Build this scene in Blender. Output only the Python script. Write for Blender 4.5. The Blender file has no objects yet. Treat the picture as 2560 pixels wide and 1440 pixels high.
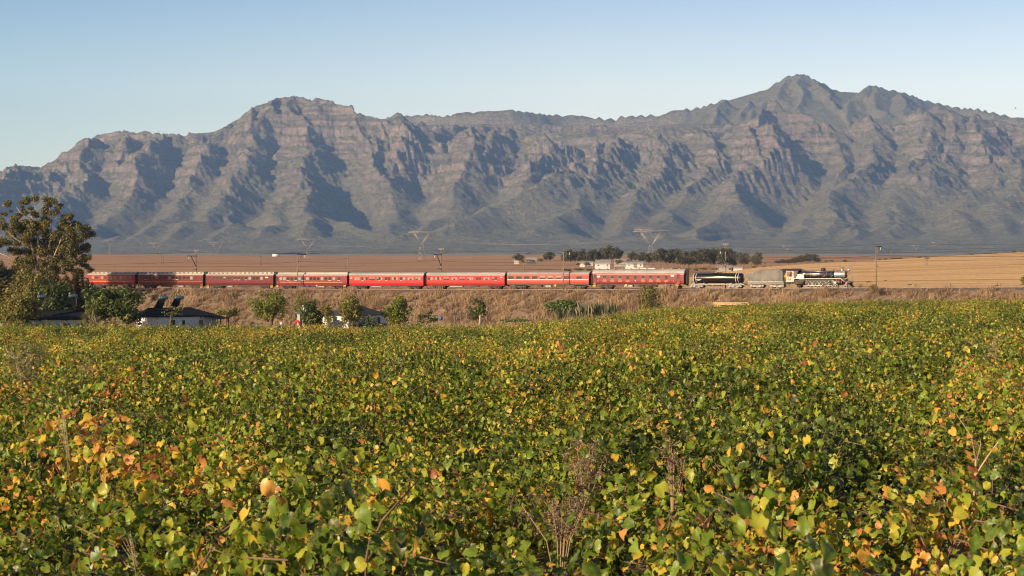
import bpy, math, random
import numpy as np
from mathutils import Vector, Matrix
R = math.radians
SC = bpy.context.scene
COL = SC.collection

# ------------------------------------------------------------------ camera, sky, sun, exposure
F = 70.0 / 36.0 * 2560.0          # focal length in pixels of the 2560 px wide photograph
HOR = 700.0                       # row of the eye-level horizon
cam_d = bpy.data.cameras.new("camera")
cam_d.lens = 70.0; cam_d.sensor_width = 36.0
cam_d.shift_y = -(720.0 - HOR) / 2560.0
cam_d.clip_start = 0.5; cam_d.clip_end = 60000.0
cam_d.dof.use_dof = True; cam_d.dof.focus_distance = 330.0; cam_d.dof.aperture_fstop = 7.0
cam = bpy.data.objects.new("camera", cam_d)
cam.location = (0, 0, 0); cam.rotation_euler = (R(90), 0, 0)
COL.objects.link(cam); SC.camera = cam

SUN_AZ, SUN_EL = 50.0, 19.0       # sun stands behind the camera on its left side
sdir = Vector((math.sin(R(SUN_AZ)) * math.cos(R(SUN_EL)), math.cos(R(SUN_AZ)) * math.cos(R(SUN_EL)), -math.sin(R(SUN_EL))))
W = bpy.data.worlds.new("World"); SC.world = W; W.use_nodes = True
wn = W.node_tree; bg = wn.nodes["Background"]
sky = wn.nodes.new("ShaderNodeTexSky"); sky.sky_type = 'NISHITA'; sky.sun_disc = False
sky.sun_elevation = R(SUN_EL); sky.sun_rotation = R(180.0 + SUN_AZ)
sky.altitude = 100.0; sky.air_density = 1.0; sky.dust_density = 0.4; sky.ozone_density = 2.2
tc = wn.nodes.new("ShaderNodeTexCoord"); sp = wn.nodes.new("ShaderNodeSeparateXYZ"); wn.links.new(tc.outputs["Generated"], sp.inputs[0])
rp = wn.nodes.new("ShaderNodeValToRGB"); wn.links.new(sp.outputs[2], rp.inputs[0])   # evening sky: warm low down, deeper blue upwards
el = rp.color_ramp.elements
for e_ in (.06, .095, .14, .36): el.new(e_)
for e_, c_ in zip(el, ((1.50, 1.11, .91), (1.46, 1.09, .905), (1.36, 1.04, .885), (.88, .77, .76), (.32, .35, .44), (.20, .23, .31))): e_.color = (*c_, 1)
mx = wn.nodes.new("ShaderNodeMix"); mx.data_type = 'RGBA'; mx.blend_type = 'MULTIPLY'; mx.inputs[0].default_value = 1.0
wn.links.new(sky.outputs[0], mx.inputs[6]); wn.links.new(rp.outputs[0], mx.inputs[7])
dt = wn.nodes.new("ShaderNodeVectorMath"); dt.operation = 'DOT_PRODUCT'; wn.links.new(tc.outputs["Generated"], dt.inputs[0]); dt.inputs[1].default_value = (-math.sin(R(SUN_AZ)), -math.cos(R(SUN_AZ)), 0)
mr = wn.nodes.new("ShaderNodeMapRange"); mr.inputs[1].default_value = -1; mr.inputs[2].default_value = 1; wn.links.new(dt.outputs["Value"], mr.inputs[0])
rq = wn.nodes.new("ShaderNodeValToRGB"); wn.links.new(mr.outputs[0], rq.inputs[0])   # clear sky is deepest at right angles to the sun
eq = rq.color_ramp.elements
for e_ in (.17, .30, .50): eq.new(e_)
for e_, p_, c_ in zip(eq, (0, .17, .30, .50, 1.0), ((1.03, 1.0, 1.0), (1.0, 1.0, 1.0), (.70, .86, .93), (.62, .80, .90), (1.0, 1.0, 1.0))): e_.position = p_; e_.color = (*c_, 1)
my = wn.nodes.new("ShaderNodeMix"); my.data_type = 'RGBA'; my.blend_type = 'MULTIPLY'; my.inputs[0].default_value = 1.0
wn.links.new(mx.outputs[2], my.inputs[6]); wn.links.new(rq.outputs[0], my.inputs[7])
wn.links.new(my.outputs[2], bg.inputs[0]); bg.inputs[1].default_value = 0.13
sun_d = bpy.data.lights.new("sun", 'SUN'); sun_d.energy = 4.9; sun_d.angle = R(0.53); sun_d.color = (1.0, 0.78, 0.52)
sun = bpy.data.objects.new("sun", sun_d); COL.objects.link(sun)
sun.rotation_euler = (-sdir).to_track_quat('Z', 'Y').to_euler(); sun.location = (-200, -160, 120)
SC.view_settings.view_transform = 'Standard'; SC.view_settings.look = 'None'
SC.view_settings.gamma = 1.0; SC.view_settings.exposure = 0.66; SC.view_settings.use_curve_mapping = False
SC.render.engine = 'CYCLES'
cy = SC.cycles
cy.use_denoising = True; cy.filter_width = 1.1
cy.max_bounces = 6; cy.diffuse_bounces = 3; cy.glossy_bounces = 3; cy.transmission_bounces = 4
cy.volume_bounces = 0; cy.transparent_max_bounces = 8
cy.caustics_reflective = False; cy.caustics_refractive = False

# ------------------------------------------------------------------ helpers
def P(x, y, Y):
    """pixel of the photograph + distance -> point of the world"""
    return Vector(((x - 1280.0) / F * Y, Y, (HOR - y) / F * Y))

def tag(o, label=None, cat=None, group=None, kind=None):
    if label: o["label"] = label
    if cat: o["category"] = cat
    if group: o["group"] = group
    if kind: o["kind"] = kind
    return o

def empty(name, loc=(0, 0, 0), rz=0.0, label=None, cat=None, group=None):
    o = bpy.data.objects.new(name, None); COL.objects.link(o)
    o.location = loc; o.rotation_euler = (0, 0, rz); o.empty_display_size = 0.2
    return tag(o, label, cat, group)

def link(name, me, parent=None, m=None):
    o = bpy.data.objects.new(name, me); COL.objects.link(o)
    if parent is not None: o.parent = parent
    if m is not None and not me.materials: me.materials.append(m)
    return o

def copy_tree(o, parent=None):
    c = o.copy(); COL.objects.link(c)
    if parent is not None: c.parent = parent
    for ch in list(o.children): copy_tree(ch, c)
    return c

def np_mesh(name, V, Fc, smooth=False, mats=(), attrs=None, midx=None):
    """mesh from arrays; Fc: (n,k) array of faces all of k corners"""
    V = np.asarray(V, np.float32); Fc = np.asarray(Fc, np.int32)
    me = bpy.data.meshes.new(name)
    me.vertices.add(len(V)); me.vertices.foreach_set("co", V.ravel())
    k = Fc.shape[1]; n = len(Fc)
    me.loops.add(n * k); me.loops.foreach_set("vertex_index", Fc.ravel())
    me.polygons.add(n); me.polygons.foreach_set("loop_start", np.arange(0, n * k, k, dtype=np.int32))
    me.polygons.foreach_set("loop_total", np.full(n, k, np.int32))
    if smooth: me.polygons.foreach_set("use_smooth", np.ones(n, bool))
    for m in mats: me.materials.append(m)
    if midx is not None: me.polygons.foreach_set("material_index", np.asarray(midx, np.int32))
    for an, (dom, typ, arr) in (attrs or {}).items():
        a = me.attributes.new(an, typ, dom)
        a.data.foreach_set({"FLOAT": "value", "FLOAT_VECTOR": "vector", "FLOAT_COLOR": "color", "INT": "value"}[typ], np.asarray(arr).ravel())
    me.update(calc_edges=True); me.validate()
    return me

class MB:
    """collects shapes; .obj() links them as ONE mesh object"""
    def __init__(s): s.v = []; s.f = []; s.m = []; s.sm = []
    def add(s, vs, fs, mi=0, smooth=False):
        b = len(s.v); s.v += [tuple(v) for v in vs]
        for f in fs: s.f.append([i + b for i in f]); s.m.append(mi); s.sm.append(smooth)
    def box(s, x0, x1, y0, y1, z0, z1, mi=0):
        s.add([(x0,y0,z0),(x1,y0,z0),(x1,y1,z0),(x0,y1,z0),(x0,y0,z1),(x1,y0,z1),(x1,y1,z1),(x0,y1,z1)],
              [(0,3,2,1),(4,5,6,7),(0,1,5,4),(1,2,6,5),(2,3,7,6),(3,0,4,7)], mi); return s
    def bar(s, a, b, r, mi=0, n=6, r2=None, smooth=True, sq=False):
        a = Vector(a); b = Vector(b); d = (b - a)
        if d.length < 1e-6: return s
        q = d.to_track_quat('Z', 'Y'); r2 = r if r2 is None else r2
        vs = []
        off = math.pi / n if sq else 0
        for c, rr in ((a, r), (b, r2)):
            for i in range(n):
                t = 2 * math.pi * i / n + off
                vs.append(c + q @ Vector((rr * math.cos(t), rr * math.sin(t), 0)))
        fs = [(i, (i + 1) % n, n + (i + 1) % n, n + i) for i in range(n)] + [tuple(range(n))[::-1], tuple(range(n, 2 * n))]
        s.add(vs, fs, mi, smooth and not sq); return s
    def tube(s, pts, rad, mi=0, n=6):
        """tapered tube through points"""
        pts = [Vector(p) for p in pts]; vs = []; fs = []
        m = len(pts)
        for k, p in enumerate(pts):
            d = (pts[min(k + 1, m - 1)] - pts[max(k - 1, 0)])
            q = d.to_track_quat('Z', 'Y'); r = rad[k] if isinstance(rad, (list, tuple)) else rad
            for i in range(n):
                t = 2 * math.pi * i / n
                vs.append(p + q @ Vector((r * math.cos(t), r * math.sin(t), 0)))
        for k in range(m - 1):
            for i in range(n):
                fs.append((k*n+i, k*n+(i+1) % n, (k+1)*n+(i+1) % n, (k+1)*n+i))
        fs += [tuple(range(n))[::-1], tuple(range((m-1)*n, m*n))]
        s.add(vs, fs, mi, True); return s
    def lathe(s, prof, origin=(0,0,0), axis='Z', n=16, mi=0, smooth=True, ring=False):
        """prof: (radius, height) pairs turned round an axis"""
        o = Vector(origin); vs = []; fs = []
        for r, h in prof:
            for i in range(n):
                t = 2 * math.pi * i / n; c, d = r * math.cos(t), r * math.sin(t)
                vs.append(o + Vector({'Z': (c, d, h), 'X': (h, c, d), 'Y': (d, h, c)}[axis]))
        m = len(prof)
        for k in range(m - 1):
            for i in range(n):
                fs.append((k*n+i, k*n+(i+1) % n, (k+1)*n+(i+1) % n, (k+1)*n+i))
        if ring:
            for i in range(n): fs.append(((m-1)*n+i, (m-1)*n+(i+1) % n, (i+1) % n, i))
        else: fs += [tuple(range(n))[::-1], tuple(range((m-1)*n, m*n))]
        s.add(vs, fs, mi, smooth); return s
    def prism(s, poly, lo, hi, axis='X', mi=0, smooth=False):
        """poly: 2-D outline swept along an axis; X: (y,z), Y: (x,z), Z: (x,y)"""
        k = len(poly); vs = []
        for h in (lo, hi):
            for a, b in poly: vs.append({'X': (h, a, b), 'Y': (a, h, b), 'Z': (a, b, h)}[axis])
        fs = [(i, (i+1) % k, k+(i+1) % k, k+i) for i in range(k)]
        s.add(vs, fs, mi, smooth); s.add(vs, [tuple(range(k))[::-1], tuple(range(k, 2*k))], mi); return s
    def mesh(s, name, mats):
        me = bpy.data.meshes.new(name); me.from_pydata(s.v, [], s.f)
        for m in mats: me.materials.append(m)
        me.polygons.foreach_set("material_index", s.m); me.polygons.foreach_set("use_smooth", s.sm)
        me.update(); return me
    def obj(s, name, mats, parent=None):
        if not isinstance(mats, (list, tuple)): mats = [mats]
        me = s.mesh(name, mats)
        import bmesh
        bm = bmesh.new(); bm.from_mesh(me); bmesh.ops.recalc_face_normals(bm, faces=bm.faces); bm.to_mesh(me); bm.free()
        return link(name, me, parent)

# ---- numpy noise
def _hash(ix, iy, seed):
    h = (ix.astype(np.int64) * 374761393 + iy.astype(np.int64) * 668265263 + seed * 974634777) & 0xFFFFFFFF
    h = ((h ^ (h >> 13)) * 1274126177) & 0xFFFFFFFF
    return ((h ^ (h >> 16)) & 0xFFFFFF) / float(0xFFFFFF)
def vnoise(x, y, seed=0):
    x = np.asarray(x, np.float64); y = np.asarray(y, np.float64)
    ix = np.floor(x); iy = np.floor(y); fx = x - ix; fy = y - iy
    ux = fx*fx*fx*(fx*(fx*6-15)+10); uy = fy*fy*fy*(fy*(fy*6-15)+10)
    def g(dx, dy):
        a = _hash(ix+dx, iy+dy, seed) * 2*np.pi
        return np.cos(a)*(fx-dx) + np.sin(a)*(fy-dy)
    return 1.5*((g(0,0)*(1-ux)+g(1,0)*ux)*(1-uy) + (g(0,1)*(1-ux)+g(1,1)*ux)*uy)
def fbm(x, y, oct=5, seed=0, gain=.5, ridged=False):
    s = 0; a = 1.0
    for k in range(oct):
        n = vnoise(x, y, seed + k*17)
        s = s + a*((1-2*np.abs(n)) if ridged else n); a *= gain; x = np.asarray(x)*2.03+11.3; y = np.asarray(y)*2.03-7.7
    return s

# ---- materials
MATS = {}
def nodes_of(name):
    m = bpy.data.materials.new(name); m.use_nodes = True
    return m, m.node_tree, m.node_tree.nodes["Principled BSDF"]
def N(nt, t, **kw):
    n = nt.nodes.new(t)
    for k, v in kw.items():
        if k in n.inputs.keys(): n.inputs[k].default_value = v
        else: setattr(n, k, v)
    return n
def ramp(nt, fac, stops):
    r = nt.nodes.new("ShaderNodeValToRGB")
    e = r.color_ramp.elements
    while len(e) < len(stops): e.new(0.5)
    for el, (p, c) in zip(e, stops): el.position = p; el.color = (*c, 1) if len(c) == 3 else c
    nt.links.new(fac, r.inputs[0]); return r.outputs[0]
def mixc(nt, fac, a, b, mode='MIX'):
    n = nt.nodes.new("ShaderNodeMix"); n.data_type = 'RGBA'; n.blend_type = mode
    for i, v in ((0, fac), (6, a), (7, b)):
        sock = n.inputs[i]
        if isinstance(v, bpy.types.NodeSocket): nt.links.new(v, sock)
        elif i == 0: sock.default_value = v
        else: sock.default_value = (*v, 1)
    return n.outputs[2]
def math_(nt, op, a, b=0.0, c=0.0, clamp=False):
    n = nt.nodes.new("ShaderNodeMath"); n.operation = op; n.use_clamp = clamp
    for sock, v in zip(n.inputs, (a, b, c)):
        if isinstance(v, bpy.types.NodeSocket): nt.links.new(v, sock)
        else: sock.default_value = v
    return n.outputs[0]
def noise(nt, scale, detail=4.0, vec=None, rough=.55, dist=0.0):
    n = nt.nodes.new("ShaderNodeTexNoise"); n.inputs["Scale"].default_value = scale
    n.inputs["Detail"].default_value = detail; n.inputs["Roughness"].default_value = rough; n.inputs["Distortion"].default_value = dist
    if vec is not None: nt.links.new(vec, n.inputs["Vector"])
    return n.outputs["Fac"]
def wpos(nt, scale=(1,1,1), loc=(0,0,0)):
    g = nt.nodes.new("ShaderNodeNewGeometry"); m = nt.nodes.new("ShaderNodeMapping"); m.inputs["Scale"].default_value = scale; m.inputs["Location"].default_value = loc
    nt.links.new(g.outputs["Position"], m.inputs["Vector"]); return m.outputs[0]
def opos(nt, scale=(1,1,1)):
    g = nt.nodes.new("ShaderNodeTexCoord"); m = nt.nodes.new("ShaderNodeMapping"); m.inputs["Scale"].default_value = scale
    nt.links.new(g.outputs["Object"], m.inputs["Vector"]); return m.outputs[0]
def attr(nt, name, out="Fac"):
    a = nt.nodes.new("ShaderNodeAttribute"); a.attribute_name = name; return a.outputs[out]
def bump(nt, b, h, strength=.3, dist=.1):
    n = nt.nodes.new("ShaderNodeBump"); n.inputs["Strength"].default_value = strength; n.inputs["Distance"].default_value = dist
    nt.links.new(h, n.inputs["Height"]); nt.links.new(n.outputs[0], b.inputs["Normal"])
def pm(name, c, c2=None, scale=3.0, rough=.6, metal=0.0, spec=.5, lo=.35, hi=.7, bmp=0.0, sc=(1,1,1), coat=0.0):
    """painted / plain surface: two tones mixed by noise"""
    if name in MATS: return MATS[name]
    m, nt, b = nodes_of(name)
    b.inputs["Roughness"].default_value = rough; b.inputs["Metallic"].default_value = metal
    b.inputs["Specular IOR Level"].default_value = spec
    if coat: b.inputs["Coat Weight"].default_value = coat; b.inputs["Coat Roughness"].default_value = .12
    if c2 is None: c2 = tuple(x*.72 for x in c)
    n = noise(nt, scale, 6, opos(nt, sc), .62)
    nt.links.new(ramp(nt, n, [(lo, c), (hi, c2)]), b.inputs["Base Color"])
    if bmp: bump(nt, b, n, bmp, .05)
    MATS[name] = m; return m
# ------------------------------------------------------------------ the lie of the land
TA = math.atan2(-.469, .883)                       # heading of the railway (to the right and towards the camera)
TX, TY, TU, TV = 27.6, 430.0, .883, -.469
def s_of(x):                                       # where the sight line of a pixel column crosses the track
    u = (x - 1280.0) / F
    return (u * TY - TX) / (TU - u * TV)
def track_xy(s, d=0.0):                            # d > 0 is the side towards the camera
    return TX + TU * s + TV * d, TY + TV * s - TU * d
_rx = np.array([0, 220, 700, 1040, 1480, 1720, 1900, 2240, 2560, 2700.])
_ry = np.array([719.5, 720.4, 722, 722.7, 723, 721.8, 720.2, 718.2, 716.6, 716.0])
_rs = np.array([s_of(x) for x in _rx]); _rz = (HOR - _ry) / F * (TY + TV * _rs)
def rail_z(s): return np.interp(s, _rs, _rz)
def sd_of(X, Y):
    dx = X - TX; dy = Y - TY
    return dx * TU + dy * TV, -(dx * -TV + dy * TU) * 1.0
def px_scale(s): return F / (TY + TV * s)          # pixels per metre at the track

def g_front(X, Y):
    """bare ground on the camera's side of the railway"""
    X = np.asarray(X, float); Y = np.asarray(Y, float)
    u = np.clip(X / np.maximum(Y, 20), 0, .5)
    z = -3.6 - .0168 * (np.maximum(Y, -40) - 15) * (1 - .79 * (1 - np.exp(-u / .09)) * np.clip((Y - 15) / 60, 0, 1))
    z = z + .25 * np.sin(Y / 23. + X / 31.) * np.clip(Y / 60., 0, 1) + .2 * vnoise(X / 18., Y / 18., 5)
    return z

_py = np.array([300, 430, 520, 800, 1200, 1600, 2000, 2500, 2900, 3300, 4200, 5500, 7000, 8200, 9000, 12000.])
_pp = np.array([724, 724, 722, 712, 694, 676.5, 661, 646, 638.8, 640.5, 644, 641, 637.5, 634, 632, 630.])
def g_back(X, Y):
    """stubble plain behind the railway; also tells where the nearer golden rise lies"""
    X = np.asarray(X, float); Y = np.asarray(Y, float); u = X / np.maximum(Y, 1)
    ys = np.interp(np.log(Y), np.log(_py), _pp) + 2.2 * np.sin(u * 21 + Y / 900.) * np.clip((Y - 500) / 1500, 0, 1) * np.clip((3600 - Y) / 700, 0, 1)
    far = (HOR - ys) / F * Y
    pxx = u * F + 1280
    yc = np.interp(pxx, [1300, 1560, 1740, 1900, 2050, 2190, 2380, 2560, 2900], [735, 716, 691, 668, 658, 651, 640, 631, 622])
    t = np.interp(Y, [400, 440, 520, 760, 1000, 1150, 1500, 2500], [0, .02, .16, .66, 1.0, .99, .55, -.5])
    yn = 721 + (yc - 721) * t
    near = (HOR - yn) / F * Y
    z = np.maximum(far, near)
    return z, (near > far).astype(float)

# ---- vineyard and yard soil
us = np.linspace(-.42, .42, 200); Ys = np.concatenate([np.linspace(-14, 40, 28), np.geomspace(42, 560, 150)])
UU, YY = np.meshgrid(us, Ys); XX = UU * (np.abs(YY) + 38)
S_, D_ = sd_of(XX, YY)
ZZ = g_front(XX, YY)
ZZ = np.where(D_ < 2, np.minimum(ZZ, rail_z(S_) - 2.4), ZZ)      # dips under the embankment
def grid_faces(nr, nc):
    i = np.arange(nr*nc).reshape(nr, nc)
    return np.stack([i[:-1, :-1], i[:-1, 1:], i[1:, 1:], i[1:, :-1]], -1).reshape(-1, 4)
m, nt, b = nodes_of("dry_soil")
n1 = noise(nt, .09, 5, wpos(nt)); n2 = noise(nt, 1.6, 6, wpos(nt)); n3 = noise(nt, .035, 3, wpos(nt))
c = ramp(nt, n2, [(.3, (.12, .075, .048)), (.5, (.24, .155, .095)), (.72, (.34, .235, .14))])
gr = ramp(nt, n2, [(.3, (.05, .06, .015)), (.7, (.16, .15, .045))])
c = mixc(nt, ramp(nt, n1, [(.5, (0,)*3), (.62, (.75,)*3)]), c, gr)
nt.links.new(c, b.inputs["Base Color"]); b.inputs["Roughness"].default_value = .95; bump(nt, b, n2, .6, .15)
soil = m
o = link("ground", np_mesh("ground", np.stack([XX, YY, ZZ], -1).reshape(-1, 3), grid_faces(*XX.shape), True, [soil]))
tag(o, "dry earth and short grass below the vines and around the cottages", kind="structure")

# ---- embankment of the railway with ballast crown
ss = np.linspace(-330, 175, 420); ds = np.array([-9., -6, -4.2, -3.2, -2.3, -1.5, 0, 1.5, 2.3, 3.4, 4.4, 5.4, 6.6, 8, 9.6, 11.4, 13.4, 15.6, 18])
SS, DD = np.meshgrid(ss, ds, indexing='ij')
EX, EY = track_xy(SS, DD)
rz = rail_z(SS)
prof = np.where(np.abs(DD) <= 1.6, -.22, np.where(np.abs(DD) <= 2.4, -.62, -.72))
slope = np.maximum(np.abs(DD) - 3.2, 0) / 1.62
gnd = np.where(DD > 0, g_front(EX, EY) - .35, g_back(EX, EY)[0] - .35)
EZ = rz + prof - slope + .16 * vnoise(EX / 2.2, EY / 2.2, 9) * (np.abs(DD) > 3) + .45 * vnoise(EX / 9., EY / 9., 3) * np.clip(np.abs(DD) - 4, 0, 2) / 2
EZ = np.maximum(EZ, gnd)
m, nt, b = nodes_of("embankment_earth")
nn = noise(nt, 1.1, 8, wpos(nt), .7); nb = noise(nt, .12, 4, wpos(nt))
c = ramp(nt, nn, [(.28, (.085, .06, .042)), (.5, (.20, .138, .088)), (.75, (.34, .24, .15))])
c = mixc(nt, ramp(nt, nb, [(.55, (0,)*3), (.75, (.5,)*3)]), c, (.17, .13, .05))
bal = ramp(nt, noise(nt, 9, 3, wpos(nt)), [(.3, (.06, .045, .038)), (.7, (.19, .135, .10))])
c = mixc(nt, attr(nt, "ballast"), c, bal)
nt.links.new(c, b.inputs["Base Color"]); b.inputs["Roughness"].default_value = .95; bump(nt, b, nn, .9, .3)
o = link("embankment", np_mesh("embankment", np.stack([EX, EY, EZ], -1).reshape(-1, 3), grid_faces(*SS.shape), True, [m],
         {"ballast": ("POINT", "FLOAT", (np.abs(DD) < 3.0).astype(np.float32))}))
tag(o, "railway embankment of brown earth under dry grass", kind="structure")

# ---- plain behind the railway, up to the foot of the mountains
us = np.linspace(-.36, .36, 260); Ys = np.concatenate([np.geomspace(330, 3300, 170), np.geomspace(3400, 9400, 40)])
UU, YY = np.meshgrid(us, Ys); XX = UU * (YY + 60)
S_, D_ = sd_of(XX, YY)
ZZ, NEAR = g_back(XX, YY)
ZZ = ZZ + np.clip((YY - 700) / 1500, 0, 1) * 1.1 * vnoise(XX / 160, YY / 160, 4)
ZZ = np.where(D_ > -6, np.minimum(ZZ, rail_z(np.clip(S_, -330, 175)) - 1.9 - np.clip(D_ + 6, 0, 99) * .8), ZZ)
m, nt, b = nodes_of("stubble_field")
g = nt.nodes.new("ShaderNodeNewGeometry")
rot = nt.nodes.new("ShaderNodeMapping"); rot.inputs["Rotation"].default_value = (0, 0, R(6)); rot.inputs["Scale"].default_value = (.004, .05, .05)
nt.links.new(g.outputs["Position"], rot.inputs["Vector"])
streak = noise(nt, 1.0, 6, rot.outputs[0], .62, .4)                     # harvested strips seen end-on
rot2 = nt.nodes.new("ShaderNodeMapping"); rot2.inputs["Scale"].default_value = (.0022, .0035, .01)
nt.links.new(g.outputs["Position"], rot2.inputs["Vector"])
patch = noise(nt, 1.0, 3, rot2.outputs[0], .5, .8)
fine = noise(nt, .5, 6, wpos(nt), .7)
gold = ramp(nt, streak, [(.36, (.52, .30, .125)), (.47, (.82, .51, .225)), (.66, (.94, .61, .29))])
brown = ramp(nt, streak, [(.36, (.30, .155, .08)), (.5, (.50, .27, .14)), (.66, (.68, .39, .215))])
brown = mixc(nt, ramp(nt, patch, [(.42, (0,)*3), (.52, (.8,)*3)]), brown, ramp(nt, streak, [(.3, (.42, .22, .105)), (.7, (.64, .36, .175))]))
c = mixc(nt, attr(nt, "golden"), brown, gold)
c = mixc(nt, ramp(nt, fine, [(.35, (.45,)*3), (.6, (0,)*3)]), c, (.28, .165, .085))
scrub = ramp(nt, noise(nt, .006, 6, wpos(nt), .65), [(.42, (.26, .23, .14)), (.6, (.36, .30, .18)), (.75, (.50, .38, .23))])
c = mixc(nt, attr(nt, "scrub"), c, scrub)
nt.links.new(c, b.inputs["Base Color"]); b.inputs["Roughness"].default_value = 1.0; b.inputs["Specular IOR Level"].default_value = .1
bump(nt, b, noise(nt, 2.3, 3, wpos(nt), .7), 1.0, .55)
near_s = NEAR * np.clip((1450 - YY) / 200, 0, 1)
o = link("plain", np_mesh("plain", np.stack([XX, YY, ZZ], -1).reshape(-1, 3), grid_faces(*XX.shape), True, [m],
         {"golden": ("POINT", "FLOAT", near_s.astype(np.float32)), "scrub": ("POINT", "FLOAT", np.clip((YY - 3000) / 500, 0, 1).astype(np.float32))}))
tag(o, "harvested tan and golden stubble fields rising behind the railway", kind="structure")
def plain_z(X, Y): return float(g_back(np.array([X]), np.array([Y]))[0][0])
# ------------------------------------------------------------------ the mountain range
def build_mountains():
    rng = np.random.default_rng(11)
    nu = 1150
    us = np.linspace(-.335, .335, nu)
    Ys = np.concatenate([np.linspace(7600, 9200, 70, endpoint=False), np.linspace(9200, 12600, 330, endpoint=False), np.linspace(12600, 16500, 110)])
    U, Y = np.meshgrid(us, Ys); X = U * Y
    # warp so that ridges wander
    wx = 90 * fbm(X / 900, Y / 900, 4, 31); wy = 90 * fbm(X / 900, Y / 900, 4, 57)
    Xw = X + wx; Yw = Y + wy
    base = np.interp(Y, [7000, 8200, 8800, 9300, 9900, 10600, 11500, 12500, 14000, 17000], [80, 106, 140, 185, 245, 315, 390, 420, 430, 300])
    base = base + 18 * fbm(X / 500, Y / 500, 4, 3)
    H = base.copy()
    def Yz(y):     # depth of the front massif's ground seen at a given row
        return float(np.interp(y, [240, 300, 360, 450, 520, 580, 615], [11900, 11650, 11250, 10550, 10000, 9450, 9050]))
    def add_seg(a, b, k1, d1, k2, side=None):
        """a ridge piece; flanks fall at k1 for d1 metres, then at k2"""
        (xa, ya, za), (xb, yb, zb) = a, b
        top = max(za, zb)
        reach = d1 + max(0.0, (top - k1 * d1 - 120)) / k2 if k1 * d1 < top - 120 else (top - 120) / k1
        reach = min(reach, 1500.0)
        x0, x1 = min(xa, xb) - reach, max(xa, xb) + reach; y0, y1 = min(ya, yb) - reach, max(ya, yb) + reach
        j0 = np.searchsorted(Ys, y0); j1 = np.searchsorted(Ys, y1)
        if j1 <= j0: return
        ym = Ys[j0]; yM = Ys[min(j1, len(Ys)-1)]
        i0 = np.searchsorted(us, min(x0 / ym, x0 / yM)); i1 = np.searchsorted(us, max(x1 / ym, x1 / yM))
        if i1 <= i0: return
        xs = Xw[j0:j1, i0:i1]; ys = Yw[j0:j1, i0:i1]
        dx, dy = xb - xa, yb - ya; L2 = dx*dx + dy*dy + 1e-6
        t = np.clip(((xs - xa) * dx + (ys - ya) * dy) / L2, 0, 1)
        d = np.hypot(xs - xa - t*dx, ys - ya - t*dy)
        z = za + t*(zb - za) - k1*np.minimum(d, d1) - k2*np.maximum(d - d1, 0)
        sub = H[j0:j1, i0:i1]
        np.maximum(sub, z, out=sub)
    def branch(p, ang, length, drop, lvl, k):
        """a side ridge that forks on its way down"""
        n = max(2, int(length / (150 if lvl == 1 else 70)))
        step = length / n; q = p
        for i in range(n):
            ang += rng.normal(0, .16)
            dz = drop * step * (.7 + .6 * rng.random())
            r = (q[0] + math.cos(ang) * step, q[1] + math.sin(ang) * step, q[2] - dz)
            add_seg(q, r, k * 1.12, 40 if lvl == 1 else 20, k)
            if lvl < 2 and i < n - 1 + (rng.random() < .4):
                for sgn in (-1, 1):
                    if rng.random() < .55: branch(r, ang + sgn * (.6 + .35 * rng.random()), 110 + 150 * rng.random(), drop * 1.35, lvl + 1, k * 1.0)
            q = r
    def ridge(pts, k=.62, kids=True, klen=(260, 620), spacing=190, face=None, drop=.52):
        """pts: world points along a crest, densified with jitter"""
        out = [pts[0]]
        for a, b in zip(pts[:-1], pts[1:]):
            L = math.dist(a, b); n = max(1, int(L / 130))
            for i in range(1, n + 1):
                t = i / n; jit = 0 if i == n else 1
                out.append((a[0] + (b[0]-a[0])*t + jit*rng.normal(0, 10), a[1] + (b[1]-a[1])*t + jit*rng.normal(0, 10), a[2] + (b[2]-a[2])*t + jit*rng.normal(0, 7)))
        acc = 0; sgn = 1
        for a, b in zip(out[:-1], out[1:]):
            add_seg(a, b, k * 1.3, 210, k * .72)
            acc += math.dist(a, b)
            if kids and acc > spacing:
                acc = rng.uniform(-60, 40); sgn = -sgn
                if b[2] < 470 + 160 * rng.random(): continue
                d = math.atan2(b[1]-a[1], b[0]-a[0])
                branch(b, d + sgn * rng.uniform(.75, 1.15), rng.uniform(*klen), drop, 1, k * 1.08)
    def pp(x, y, Yd): v = P(x, y, Yd); return (v.x, v.y, v.z)
    # ---- far ridge behind the bench: skyline in pixels
    far = [(960,302),(1020,289),(1080,284),(1130,290),(1200,280),(1260,275),(1330,282),(1400,285),(1450,289),(1505,292),(1540,296),(1556,290),(1620,284),(1700,270),(1760,265),(1820,247),(1875,252),(1897,243),(1915,222),(1940,202),(1962,187),(1985,184),(2003,185),(2040,202),(2080,226),(2110,231),(2146,234),(2160,216),(2172,211),(2195,215),(2240,228),(2300,246),(2345,252),(2400,268),(2450,272),(2510,286),(2560,293),(2700,312),(3000,360)]
    FY = 14300.
    pts = [pp(x, y, FY + 130 * math.sin(x / 71.)) for x, y in far]
    for a, b in zip(pts[:-1], pts[1:]):
        n = max(1, int(math.dist(a, b) / 90)); q = a
        for i in range(1, n + 1):
            t = i / n; r = tuple(a[c] + (b[c]-a[c])*t + (rng.normal(0, 2) if c == 2 and i < n else 0) for c in range(3))
            pxm = q[0] / q[1] * F + 1280
            if pxm < 1870: add_seg(q, r, 1.0, max(60, min(q[2], r[2]) - 1062), .07)
            else: add_seg(q, r, .9, 110, .36)
            if rng.random() < .22: branch(r, -1.57 + rng.normal(0, .3), rng.uniform(90, 170), .95, 2, .95)
            q = r
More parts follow.
